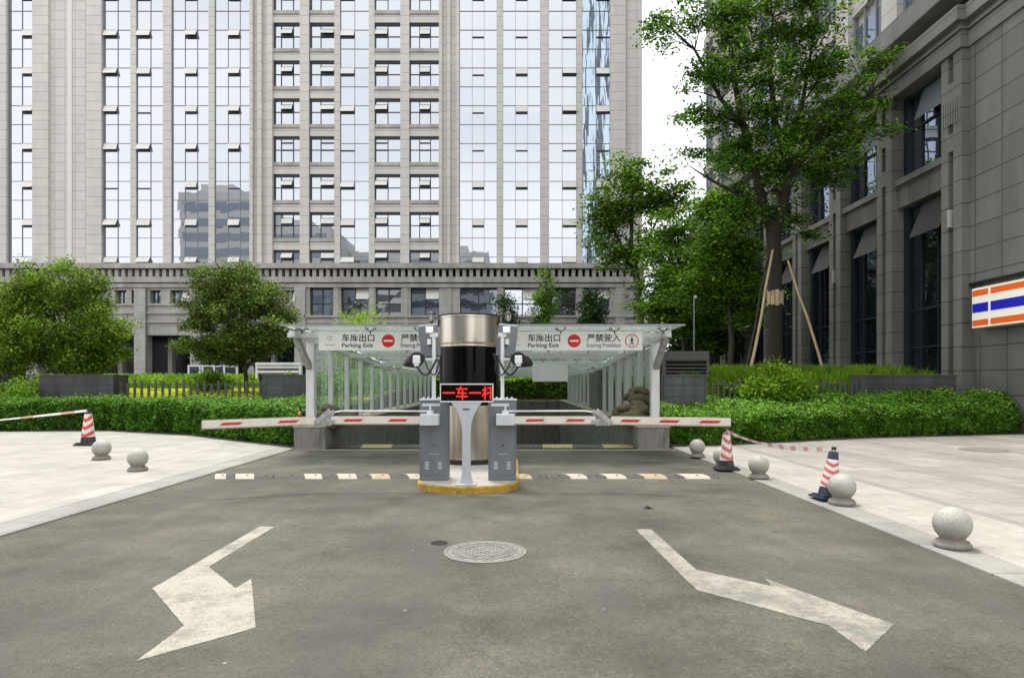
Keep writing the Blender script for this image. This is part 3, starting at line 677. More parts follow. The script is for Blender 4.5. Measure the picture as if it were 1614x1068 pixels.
holes_l = [(-60,-30),(10,28),(40,56),(98,128),(140,158),(181,199),(207,219),(236,253),(268,298),(312,334),(352,380),(400,428),(450,467)]
wl = MB(); split = qx(478)
podwall(wl, holes_r, 453, 497, split, PX1); wl.box(split, PX1, DP, DP+1.3, 0, qz(497))
podwall(wl, holes_l, 457, 478, PX0, split); wl.box(PX0, split, DP, DP+1.3, qz(457), qz(453)); wl.box(PX0, split, DP, DP+1.3, qz(528), qz(478))
wl.build('podium_wall', M['podium'], FB)
tr_ = MB()
for y in (480, 493, 507): tr_.box(PX0, split-.1, DP-.16, DP, qz(y+1.6), qz(y-1.2))
tr_.box(split+.1, PX1, DP-.2, DP, qz(500), qz(497)); tr_.box(split+.1, PX1, DP-.12, DP, qz(509), qz(507)); tr_.build('string_course', M['ledge'], FB)
def colm(*b): mb = MB(); mb.box(*b); mb.build('column', M['podium'], FB)
for a, c in ((-70,-56),(44,62),(134,150),(214,232),(302,318),(388,402)):
    colm(qx(a), qx(c), DP-.3, DP-.001, 0, qz(455)); colm(qx(a)+.1, qx(c)-.1, DP, DP+1.0, 0, qz(528)); colm(qx(c)+.5, qx(c)+.9, DP+2.6, DP+3.3, 0, qz(528))
colm(qx(465), qx(482), DP-.2, DP+1.3, 0, qz(453)-.002)
for a in (530, 586, 639, 708, 789, 858, 914): colm(qx(a)-.22, qx(a)+.22, DP-.1, DP-.001, qz(600), qz(453)-.003)
colm(qx(970), qx(985), DP-.15, DP, 0, qz(453)-.003)
mb = MB(); mb.box(PX0, split, DP+4.5, DP+4.8, 0, qz(528)); mb.build('lobby_glazing', M['lobby_glass'], FB)
mb = MB(); mb.box(PX0, split, DP+1.3, DP+4.8, qz(528), qz(526)); mb.build('soffit', M['inner_shade'], FB)
for hi, (a, c) in enumerate(holes_l+holes_r):
    big = (a, c) in holes_r; y0, y1 = (453, 497) if big else (457, 478)
    w_ = thing('window', None, None, (qx(a), DP+.5, qz(y1))); w_.parent = FB; w_.location = Vector((qx(a), DP+.5, qz(y1)))-OFF[FB.name]
    g = MB(); j = [rng.uniform(-.012,.012) for _ in range(4)]
    g.add([(qx(a),DP+.5+j[0],qz(y1)),(qx(c),DP+.5+j[1],qz(y1)),(qx(c),DP+.5+j[2],qz(y0)),(qx(a),DP+.5+j[3],qz(y0))], [(0,1,2,3)]); g.build('pane', M['glass_dim' if hi % 3 else 'glass'], w_)
    q = MB(); q.box(qx(a), qx(c), DP+.4, DP+.52, qz(y0)-.15, qz(y0)); mx_ = (qx(a)+qx(c))/2; q.box(mx_-.05, mx_+.05, DP+.42, DP+.55, qz(y1), qz(y0)-.15)
    if big: q.box(qx(a), qx(c), DP+.43, DP+.54, qz(478)-.05, qz(478)+.05); q.box(qx(a)+.0, qx(a)+.07, DP+.42, DP+.55, qz(y1), qz(y0)-.15)
    q.build('frame', M['frame_dark'], w_)
    if hi % 2 == 0:
        v_ = MB(); vx0, vx1 = mx_+.08, qx(c)-.05; v_.obox(((vx0+vx1)/2, DP+.28, qz(y0+9)), ((vx1-vx0)/2,0,0), (0,.015,.005), (0,-.14,-.5)); v_.build('open_vent', M['vent'], w_)
# entrance doors behind the planting
for k, px in enumerate((298, 318, 340, 362)):
    pass
dr = thing('entrance_door', None, None, (XP(318, 58), 58.0, 1.4)); dr.parent = FB; dr.location = Vector((XP(318,58), 58.0, 1.4))-OFF[FB.name]
q = MB()
for px in (296, 314, 318, 336, 352, 372): x = XP(px, 58); q.box(x, x+.16, 57.95, 58.1, 1.3, ZY(575, 58))
q.box(XP(296,58), XP(337,58), 57.96, 58.08, ZY(575,58)-.15, ZY(575,58)+.0); q.box(XP(337,58), XP(374,58), 57.97, 58.08, ZY(576,58)-.1, ZY(576,58)); q.build('frame', M['steel_white'], dr)
q = MB(); q.box(XP(297,58), XP(372,58), 58.0, 58.03, 1.3, ZY(576,58)); q.build('pane', M['glass_dark'], dr)

# ================================================================== RIGHT BUILDING
RB = thing('granite_building', 'dark grey granite building with tall windows along the right side', 'building', (15.5, 28, 0))
XB = 14.75; PITCH = 3.85; Y0 = 20.8; NB = 9; YE = Y0+NB*PITCH+1.0
sides = [M['granite'], M['granite_front']]
mb = MB()   # near blank wall
mb.box(15.0, 17.0, 4, Y0, 4.75, 12.6); mb.box(15.16, 17.0, 4, Y0, 0, 4.75); mb.build('blank_wall', M['granite'], RB)
mb = MB(); mb.box(14.97, 15.05, 4, Y0, 4.72, 4.80); mb.build('shadow_line', M['dark_metal'], RB)  # dark strip stands in for the shadow under the wall step
pr = MB(); gv = MB()
for i in range(NB+1):
    y = Y0+i*PITCH
    pr.box(XB, 15.45, y, y+.40, 0, 12.5); pr.box(XB, 15.45, y+.66, y+1.0, 0, 12.5)
    pr.box(XB+.002, 15.0, y+.40, y+.66, 10.85, 11.6); pr.box(XB+.001, 15.0, y+.40, y+.66, 9.3, 9.9)
    gv.box(XB+.16, 15.3, y+.40, y+.66, 0, 12.5)
pr.build('pier', M['granite_front'], RB); gv.build('groove_back', M['granite'], RB)
mb = MB(); mb.box(14.97, 15.5, Y0+.01, YE-.01, 0, 1.78); mb.build('plinth', M['granite'], RB)
for i in range(NB):
    y = Y0+i*PITCH+1.0; mb = MB(); mb.box(14.98, 15.5, y, y+PITCH-1, 8.29, 9.12); mb.build('spandrel', M['granite'], RB)
    mb = MB(); mb.box(14.84, 15.5, y, y+PITCH-1, 9.12, 9.35); mb.build('sill', M['granite_front'], RB)
def cornice(mb, d, z0, z1):
    mb.box(XB-d, 16.2, Y0-d*.6, YE, z0, z1); mb.box(15.0-d, 16.2, 4, Y0-d*.6, z0, z1)
mb = MB(); cornice(mb, .08, 12.53, 13.0); cornice(mb, .0, 13.0, 13.12); cornice(mb, .10, 13.12, 13.2); cornice(mb, .02, 13.2, 13.37); cornice(mb, .26, 13.37, 13.85); mb.build('cornice', M['granite_front'], RB)
mb = MB(); mb.box(16.2, 16.6, 4, YE, 13.0, 15.3); mb.build('recess_wall', M['inner_shade'], RB)  # shade of the deep recess painted as a black wall
mb = MB(); mb.box(15.35, 17, 4, YE, 15.25, 16.1); mb.build('parapet', M['granite_front'], RB)
mb = MB(); mb.box(15.9, 16.2, 20, YE, 12.6, 13.3); mb.box(15.8, 17, Y0, YE, 0, 12.5); mb.build('interior_wall', M['inner_shade'], RB)
for i in range(NB):
    y = Y0+i*PITCH+1.0; y1 = y+PITCH-1
    for (z0, z1, gm, low) in ((1.78, 8.29, 'glass_dark', True), (9.35, 12.5, 'glass_up', False)):
        w_ = thing('window', None, None, (15.35, y, z0)); w_.parent = RB; w_.location = Vector((15.35, y, z0))-OFF[RB.name]
        g = MB(); zs = (z0, 4.3, z1) if low else (z0, 11.2, z1); ys = (y, y+.95, y+1.9, y1)
        for a in range(3):
            for c in range(2):
                j = [rng.uniform(-.006,.006) for _ in range(4)]
                g.add([(15.35+j[0],ys[a],zs[c]),(15.35+j[1],ys[a+1],zs[c]),(15.35+j[2],ys[a+1],zs[c+1]),(15.35+j[3],ys[a],zs[c+1])], [(0,3,2,1)])
        g.build('pane', M[gm], w_)
        q = MB(); q.box(15.22, 15.45, y1-.26, y1, z0, z1)
        for yy in ys[1:-1]: q.box(15.28, 15.40, yy-.03, yy+.03, z0, z1)
        for zz in (z0+.04, zs[1], z1-.05): q.box(15.285, 15.395, y, y1-.26, zz-.04, zz+.04)
        if low: q.box(15.287, 15.393, y, y1-.26, 2.85, 2.91)
        q.build('frame', M['blue_frame'], w_)
        if i < 6:
            v_ = MB(); va, vb = (6.9, 8.2) if low else (11.25, 12.4); yc0, yc1 = ys[0]+.06, ys[1]+.75; sw = .55 if low else .35
            v_.obox((15.26-sw/2, (yc0+yc1)/2, (va+vb)/2), (0,(yc1-yc0)/2,0), (.012,0,.005), (-sw/2,0,-(vb-va)/2)); v_.build('open_vent', M['vent_grey' if low else 'vent_blue'], w_)
# louvre on the first pier and wall lights
mb = MB()
for k in range(8): yy = Y0+.06+k*.115; mb.box(XB-.03, XB, yy, yy+.07, 10.2, 11.0)
mb.build('fluted_panel', M['granite_front'], RB)
for i in (0, 2):
    yy = Y0+i*PITCH+.46; mb = MB(); mb.box(XB-.08, XB+.16, yy+.03, yy+.15, 6.75 if i == 0 else 6.1, 7.35 if i == 0 else 6.7)
    tag(mb.build('wall_light', M['light_box'], loc=(XB, yy, 6.6), bevel=.02), ['pale box wall light in the groove of the nearest granite pier', '', 'pale box wall light on the granite pier two bays farther back'][i], 'wall light', 'wall lights on the granite piers')
# tower above the granite podium
mb = MB(); mb.box(16.6, 30, 15, 54, 12.5, 55); mb.build('upper_tower_wall', M['far_tower'], RB)
mb = MB(); y = 15
while y < 53.5:
    mb.box(16.1, 16.61, y, y+1.1, 16.05, 55); y += 3.85
for k in range(11): mb.box(16.3, 16.62, 15, 54, 16.6+3.6*k+2.4, 16.6+3.6*k+3.3)
mb.build('upper_tower_pier', M['far_tower'], RB)
y = 16.1; k = 0
while y < 53:
    g = MB(); q = MB()
    for f in range(11):
        z0 = 16.3+3.6*f-.6; z1 = z0+2.7+.0
        j = [rng.uniform(-.03,.03) for _ in range(4)]
        g.add([(16.45+j[0],y,z0),(16.45+j[1],y+2.75,z0),(16.45+j[2],y+2.75,z1),(16.45+j[3],y,z1)], [(0,3,2,1)])
        q.box(16.38, 16.50, y, y+2.75, z0+1.3, z0+1.38)
    for c in (0, .9, 1.8, 2.7): q.box(16.37, 16.5, y+c, y+c+.06, 15.7, 55)
    so_ = g.build('glass_strip', M['glass_up'], RB); q.build('mullion', M['mullion'], so_); y += 3.85
# striped light box on the blank wall
SG = thing('striped_sign', 'orange, white and blue striped light box on the granite wall', 'sign', (14.8, 18.6, 3.2))
y0, y1 = 16.4, 20.3; z0, z1 = 3.25, 4.55
mb = MB(); mb.box(14.72, 15.16, y0, y1, z0, z1); mb.build('case', M['sign_edge'], SG, bevel=.05, seg=3)
mb = MB(); mb.box(14.70, 14.722, y0+.03, y1-.03, z0+.03, z1-.03); mb.build('face', M['sign_cream'], SG)
hh = z1-z0
for nm, a, c, mt in (('orange_stripe', .79, .935, 'orange'), ('blue_stripe', .39, .61, 'blue'), ('orange_stripe', .065, .21, 'orange')):
    mb = MB(); mb.box(14.694, 14.70, y1-.72, y1-.05, z0+hh*a, z0+hh*c); mb.box(14.694, 14.70, y0+.05, y1-.82, z0+hh*a, z0+hh*c); mb.build(nm, M[mt], SG)

# blocks of the city behind the camera, seen in the mirrored glass
def city_block(x0, x1, y0, y1, h, label, col):
    t_ = thing('city_block', label, 'building', ((x0+x1)/2, (y0+y1)/2, 0)); mb = MB(); mb.box(x0, x1, y0, y1, 0, h); mb.box(x0+4, x1-6, y0+2, y1-3, h, h+2.5); mb.build('wall', col, t_)
    g = MB(); z = 3
    while z < h-2: g.box(x0+1, x1-1, y1, y1+.06, z, z+1.9); z += 3.6
    g.build('window_band', M['glass_dim'], t_)
cb_ = simple('city_concrete', (.46, .47, .475), .8, 0, .1, .2)
city_block(-79, -61, -50, -30, 47, 'grey slab block mirrored in the glass strips left of the square windows', cb_)
city_block(-60.5, -43, -52, -31, 39, 'lower grey block mirrored in the lowest square windows', cb_)
city_block(-42, -6, -66, -45, 36, 'long grey block mirrored low in the middle glass strips', cb_)
# ================================================================== GARAGE CANOPY AND RAMP WALLS
def roof_z(y): return 2.63-.050*(max(y, 14.0)-14.0) if y < 24 else 2.13
for sx, (xa, xb), lab in ((-1, (WX0, IX0), 'left'), (1, (IX1, WX1), 'right')):
    t_ = thing('ramp_wall', f'low stained retaining wall with granite end block on the {lab} of the garage ramp', 'wall', ((xa+xb)/2, 14.5, 0), 'retaining walls of the garage ramp')
    mb = MB(); mb.box(xa+.02, xb-.02, 14.95, RY1, -3.2, .48); mb.build('wall', M['retain'], t_)
    mb = MB(); mb.box(xa, xb, RY0, 14.95, -.3, .50); mb.build('end_block', M['pedestal'], t_, bevel=.015)
    mb = MB(); mb.box(xa-.02, xb+.02, RY0-.02, RY1, .501, .545); mb.build('coping', M['coping'], t_, bevel=.008)
mb = MB(); mb.box(WX0, WX1, RY1, RY1+.3, -3.2, .50); tag(mb.build('end_wall', M['retain'], loc=(-.7, 38, 0)), 'dark retaining wall across the far end of the garage ramp', 'wall')
CN = thing('garage_canopy', 'glass and grey steel canopy over the garage ramp', 'canopy', (-.7, 14.5, .5))
CXL, CXR = -4.62, 3.28
ys = [14.6+1.58*k for k in range(15)]
for X in (CXL, CXR):
    for k, y in enumerate(ys):
        if X > 0 and 23.3 < y < 25.9: continue
        wd = .095 if k == 0 else .06
        mb = MB(); mb.box(X-wd, X+wd, y-wd, y+wd, .545, roof_z(y)-.12); mb.build('column', M['steel_white' if k == 0 else 'steel'], CN, bevel=.008)
    for k in range(len(ys)-1):
        mb = MB(); xo = X+(-.09 if X < 0 else .09); a, c = ys[k]+.03, ys[k+1]-.03
        mb.add([(xo,a,.56),(xo,c,.56),(xo,c,roof_z(c)-.15),(xo,a,roof_z(a)-.15)], [(0,1,2,3)]); mb.build('side_glass', M['side_glass'], CN)
    mb = MB()
    pts = [(13.3, roof_z(13.3)-.07), (24, roof_z(24)-.07), (38, 2.05)]
    for (a, za), (c, zc) in zip(pts, pts[1:]): mb.bar((X,a,za), (X,c,zc), .12, .12)
    mb.build('side_beam', M['steel'], CN)
    s = -1 if X < 0 else 1
    mb = MB(); mb.bar((X+s*.02,14.52,1.88), (X+s*.04,13.70,2.50), .12, .13); mb.build('brace', M['hinge'], CN, bevel=.006)  # grey instead of white steel paints the brace's shaded underside
mb = MB(); mb.box(-4.72-.10, 3.42, 13.6, 13.74, 2.50, 2.60); mb.build('front_beam', M['steel'], CN, bevel=.006)
for k, y in enumerate(ys):
    if k % 2 == 0 or k > 10:
        mb = MB(); mb.box(CXL+.06, CXR-.06, y-.045, y+.045, roof_z(y)-.20, roof_z(y)-.08); mb.build('cross_beam', M['steel'], CN)
mb = MB(); mb.box(CXR-.14, CXR+.14, 23.4, 25.8, .545, 1.99); mb.build('concrete_panel', M['retain'], CN)
# roof glass panes
xs = [-4.60+(3.42+4.60)*k/4 for k in range(5)]; yb = [12.62, 14.6, 16.6, 18.6, 20.6, 22.6, 24.6, 27, 29.4, 31.8, 34.2, 37.9]
zr = lambda y: roof_z(y)+.03
for a, c in zip(yb, yb[1:]):
    for x0, x1 in zip(xs, xs[1:]):
        mb = MB(); za, zc = zr(a), zr(c)
        mb.add([(x0+.01,a+.01,za),(x1-.01,a+.01,za),(x1-.01,c-.01,zc),(x0+.01,c-.01,zc),(x0+.01,a+.01,za+.016),(x1-.01,a+.01,za+.016),(x1-.01,c-.01,zc+.016),(x0+.01,c-.01,zc+.016)],
               [(0,3,2,1),(4,5,6,7),(0,1,5,4),(1,2,6,5),(2,3,7,6),(3,0,4,7)]); mb.build('roof_pane', M['roof_glass'], CN)
mb = MB(); mb.box(-4.62, 3.44, 12.59, 12.615, 2.655, 2.69); mb.build('roof_edge_trim', M['mullion'], CN)
for y in (13.0, 14.0, 17.5, 20.5, 24.0):
    for x in (-4.3, -2.9, -1.9, .0, 1.0, 2.1, 3.1):
        mb = MB(); z = roof_z(y)-.0
        for dx, dy in ((-.09,-.07),(.09,-.07),(-.09,.07),(.09,.07)):
            mb.bar((x,y,z-.055), (x+dx,y+dy,z+.0), .011, .011); mb.lathe([(.02,0),(.02,.012)], (x+dx,y+dy,z+.0), 8)
        mb.box(x-.012, x+.012, y-.012, y+.012, z-.10, z-.04); mb.build('spider_fitting', M['dark_metal'], CN)
# banners
def banner(x0, label):
    y = 13.55; w_ = 2.95; z0 = ZY(552, y); z1 = ZY(522.5, y); pxm = y/1000
    t_ = thing('parking_banner', label, 'banner', (x0+w_/2, y, z0), 'white garage banners under the canopy edge')
    mb = MB(); mb.box(x0, x0+w_, y, y+.025, z0, z1); mb.build('board', M['sign_white'], t_, bevel=.004)
    X = lambda p: x0+p*pxm; Z = lambda q: ZY(q, y); yf = y-.002
    place_text(text_mesh('车库出口', .2, .0025), 0, yf, 0, 'lettering', M['ink'], t_, fit=(X(37), X(88), Z(538.3), Z(526)))
    place_text(text_mesh('Parking Exit', .2, .003), 0, yf, 0, 'lettering', M['ink'], t_, fit=(X(37), X(86), Z(549), Z(540.5)))
    place_text(text_mesh('严禁驶入', .2, .0025), 0, yf, 0, 'lettering', M['ink'], t_, fit=(X(130), X(183), Z(538.3), Z(526)))
    place_text(text_mesh('Entering Prohibited', .2, .0), 0, yf, 0, 'lettering', M['ink'], t_, fit=(X(130), X(183), Z(549), Z(540.5)))
    place_text(text_mesh('車場大廈', .2, 0), 0, yf, 0, 'lettering', M['ink_faint'], t_, fit=(X(11), X(25), Z(544.5), Z(541.5))) if False else None
    def disc(cx, cz, r, ri, yy, mat, nm):
        mb = MB(); n = 40; vs = []
        for k in range(n):
            a = 2*math.pi*k/n; vs += [(cx+r*math.cos(a), yy, cz+r*math.sin(a)), (cx+ri*math.cos(a), yy, cz+ri*math.sin(a))]
        fs = [((2*k), (2*((k+1) % n)), (2*((k+1) % n))+1, 2*k+1) for k in range(n)] if ri > 0 else [tuple(2*k for k in range(n))]
        mb.add(vs, fs); return mb.build(nm, mat, t_)
    no = disc(X(110), Z(537), 10.3*pxm, 0, yf-.001, M['sign_red'], 'no_entry_disc')
    mb = MB(); mb.box(X(103), X(117), yf-.006, yf-.002, Z(538.4), Z(535.6)); mb.build('no_entry_bar', M['sign_white'], no)
    pr_ = disc(X(201), Z(537), 10.8*pxm, 9.4*pxm, yf-.001, M['sign_red'], 'no_walking_ring')
    mb = MB(); cx, cz = X(201), Z(537); q = pxm
    def pt(a, b_): return (cx+a*q, cz-b_*q)
    def limb(a, b_, wd):
        (x0_, z0_), (x1_, z1_) = pt(*a), pt(*b_); d = Vector((x1_-x0_, z1_-z0_)).normalized()*wd*q/2
        mb.yprism([(x0_-d.y, z0_+d.x), (x1_-d.y, z1_+d.x), (x1_+d.y, z1_-d.x), (x0_+d.y, z0_-d.x)], yf-.004, yf-.001)
    n = 12; hd = [(cx+1.15*q*math.cos(2*math.pi*k/n), cz+6.0*q+1.15*q*math.sin(2*math.pi*k/n)) for k in range(n)]; mb.yprism(hd, yf-.004, yf-.001)
    limb((0,-4.6), (0,1.4), 2.2); limb((0,1), (-3,7), 1.4); limb((0,1), (3,7), 1.4); limb((0,-4), (-2.6,0), 1.0); limb((0,-4), (2.6,-.4), 1.0)
    mb.build('walking_figure', M['ink'], pr_)
    disc(X(18), Z(533), 4.2*pxm, 3.3*pxm, yf-.001, M['ink_faint'], 'logo_ring')
    mb = MB(); mb.box(X(17.2), X(18.8), yf-.003, yf-.001, Z(535), Z(531))
    for k in range(5): mb.box(X(10.5+k*3.2), X(12.6+k*3.2), yf-.003, yf-.001, Z(544.5), Z(542.2))
    mb.build('logo_lettering', M['ink_faint'], t_)
    mb = MB()
    for px in (20, 108, 196): mb.box(X(px)-.01, X(px)+.01, y+.025, y+.05, z1-.06, 2.66)
    mb.build('hanger', M['steel'], t_)
banner(XP(502, 13.55), 'white banner with black lettering left of the round booth, partly hidden by it')
banner(XP(795, 13.55), 'white banner with black lettering right of the round booth, walking figure ring showing')
t_ = thing('blank_board', 'blank white board hanging under the canopy roof', 'board', (1.2, 20.3, 1.6))
mb = MB(); mb.box(XP(839,20.3), XP(895,20.3), 20.3, 20.33, ZY(601,20.3), ZY(573,20.3)); mb.build('panel', M['sign_white'], t_, bevel=.005)
mb = MB(); mb.box(XP(850,20.3), XP(850,20.3)+.02, 20.31, 20.33, ZY(573,20.3), roof_z(20.3)); mb.box(XP(885,20.3), XP(885,20.3)+.02, 20.31, 20.33, ZY(573,20.3), roof_z(20.3)); mb.build('hanger', M['steel'], t_)

# sandbags
def sandbag_mesh(seed):
    bm = bmesh.new(); bmesh.ops.create_uvsphere(bm, u_segments=20, v_segments=12, radius=1); rr = random.Random(seed)
    from mathutils import noise as mn
    for v in bm.verts:
        c = v.co.copy(); sq = lambda a, e: math.copysign(abs(a)**e, a)
        p = Vector((sq(c.x, .75)*.24, sq(c.y, .8)*.17, sq(c.z, .85)*.095))
        n = mn.noise(p*9+Vector((seed*3, 0, 0)))*.05+mn.noise(p*26+Vector((0, seed, 0)))*.02
        v.co = p*(1+n*3.5)+Vector((0, .03*math.sin(p.x*7+seed), -.045*abs(p.x)/.2+.02))
    me = bpy.data.meshes.new('sandbag'); bm.to_mesh(me); bm.free(); me.materials.append(M['sandbag'])
    me.polygons.foreach_set('use_smooth', [True]*len(me.polygons)); return me
bags = [sandbag_mesh(k) for k in range(5)]
def sandbags(x, y, z, rows, side, sgn):
    k = 0; n = 0
    for r, cnt in enumerate(rows):
        for c in range(cnt):
            o = bpy.data.objects.new('sandbag', bags[k % 5]); COL.objects.link(o); k += 1
            o.location = (x+rng.uniform(-.10, .10)+sgn*.03*r, y+c*.27+r*.09+rng.uniform(-.05,.05), z+.085+r*.135+rng.uniform(-.02,.02)); o.rotation_euler = (rng.uniform(-.4,.4), rng.uniform(-.35,.35), rng.uniform(-1.2,1.2)); o.scale = (rng.uniform(.85,1.15),)*3
            tag(o, f'dirty brown sandbag in the pile behind the {side} canopy post', 'sandbag', f'sandbags behind the {side} canopy post')
sandbags(-4.36, 14.85, .545, [5, 4, 2], 'left', -1)
sandbags(-3.98, 15.0, .545, [4, 3], 'left', -1)
sandbags(3.02, 14.95, .545, [5, 5, 4, 3, 3, 2], 'right', 1)
sandbags(2.66, 15.05, .545, [5, 4, 2], 'right', 1)
# amber beacon beside the left post
t_ = thing('amber_beacon', 'small amber light on a black box beside the left canopy post', 'beacon', (-4.80, 14.62, .545))
mb = MB(); mb.box(-4.92, -4.80, 14.55, 14.69, .545, .86); mb.box(-4.94,-4.78,14.54,14.70,.98,1.0); mb.box(-4.87,-4.85,14.6,14.64,.86,.98); mb.build('box', M['black'], t_)
mb = MB(); mb.lathe([(.035,0),(.04,.03),(.035,.06),(.01,.075)], (-4.86,14.52,.80), 16); mb.box(-4.88,-4.84,14.52,14.56,.79,.82); mb.build('lens', M['yellow_lamp'], t_, smooth=True)

# ================================================================== ISLAND, BOOTH, BARRIERS
IX, IY0, IY1, IW = -.63, 8.62, 12.45, .735
poly = []
for k in range(25):
    a = math.pi*k/24; poly.append((IX-IW*math.cos(a) if True else 0, IY0+.62-.62*math.sin(a)**.8))
for k in range(25):
    a = math.pi*k/24; poly.append((IX+IW*math.cos(a), IY1-.6+.6*math.sin(a)))
IS = thing('traffic_island', 'concrete island with yellow painted kerb under the round booth', 'island', (IX, 10.5, 0))
mb = MB(); mb.prism(poly, -.02, .106); mb.build('kerb', M['kerb_yellow'], IS, bevel=.015)
pi_ = [(IX+(x-IX)*.955, 10.5+(y-10.5)*.985) for x, y in poly]
mb = MB(); mb.prism(pi_, .05, .113); mb.build('island_top', M['island_top'], IS)
# round booth
BX, BY, BR = -.765, 11.4, .545
BO = thing('round_booth', 'round stainless steel booth with black glass band on the island', 'booth', (BX, BY, .113))
mb = MB(); mb.lathe([(BR+.012,.113),(BR+.012,.19)], (BX,BY,0), 72); mb.build('base_ring', M['black'], BO, smooth=True)
mb = MB(); mb.lathe([(BR-.01,.19),(BR,.195),(BR,1.10),(BR+.006,1.10),(BR+.006,1.13),(BR-.01,1.135)], (BX,BY,0), 72)
mb.box(BX-.002, BX+.002, BY-BR-.001, BY-BR+.01, .2, 1.1); mb.build('lower_panel', M['stainless'], BO, smooth=True)
mb = MB(); mb.lathe([(BR-.012,1.13),(BR-.012,2.16)], (BX,BY,0), 72); mb.build('glass_band', M['black_glass'], BO, smooth=True)
mb = MB(); mb.lathe([(BR-.02,2.15),(BR+.012,2.15),(BR+.016,2.165),(BR+.012,2.18),(BR+.004,2.19),(BR+.012,2.20),(BR+.012,2.225),(BR,2.23),(BR,2.655),(BR+.012,2.66),(BR+.014,2.69),(BR+.006,2.70),(BR-.03,2.70)], (BX,BY,0), 72)
mb.build('fascia', M['stainless'], BO, smooth=True, angle=50)
mb = MB(); mb.lathe([(BR+.022,2.70),(BR+.022,2.715),(BR-.03,2.72),(.01,2.75)], (BX,BY,0), 72); mb.build('roof', M['dark_metal'], BO, smooth=True)
# lanterns on the booth
for s, px, lab in ((-1, 680, 'left'), (1, 801, 'right')):
    y = BY-.05; x = XP(px, y); z = ZY(507, y)
    t_ = thing('wall_lantern', f'small lantern on a bracket on the {lab} side of the round booth', 'lantern', (x, y, z), 'lanterns on the round booth')
    zb = z-.0
    mb = MB(); xe = BX+s*(BR-.0); mb.tube([(xe,y,zb-.03),(x+s*0,y,zb-.035),(x,y,zb)], .011, 8); mb.lathe([(.045,0),(.045,.012)], (xe,y,zb-.036), 12); mb.box(xe-.012, xe+.012, y-.03, y+.03, zb-.09, zb+.03)
    mb.build('bracket', M['dark_metal'], t_)
    mb = MB(); mb.lathe([(.038,0),(.062,.12)], (x,y,zb+.01), 6); mb.build('lamp_glass', M['lantern_glass'], t_)
    mb = MB(); mb.lathe([(.012,-.01),(.042,.0),(.042,.012)], (x,y,zb), 6)
    for k in range(6):
        a = math.pi/3*k; mb.bar((x+.038*math.cos(a), y+.038*math.sin(a), zb+.01), (x+.063*math.cos(a), y+.063*math.sin(a), zb+.13), .008, .008)
    mb.lathe([(.082,.13),(.078,.142),(.03,.19),(.012,.20),(.012,.225),(.004,.235)], (x,y,zb), 6); mb.build('cage', M['dark_metal'], t_)

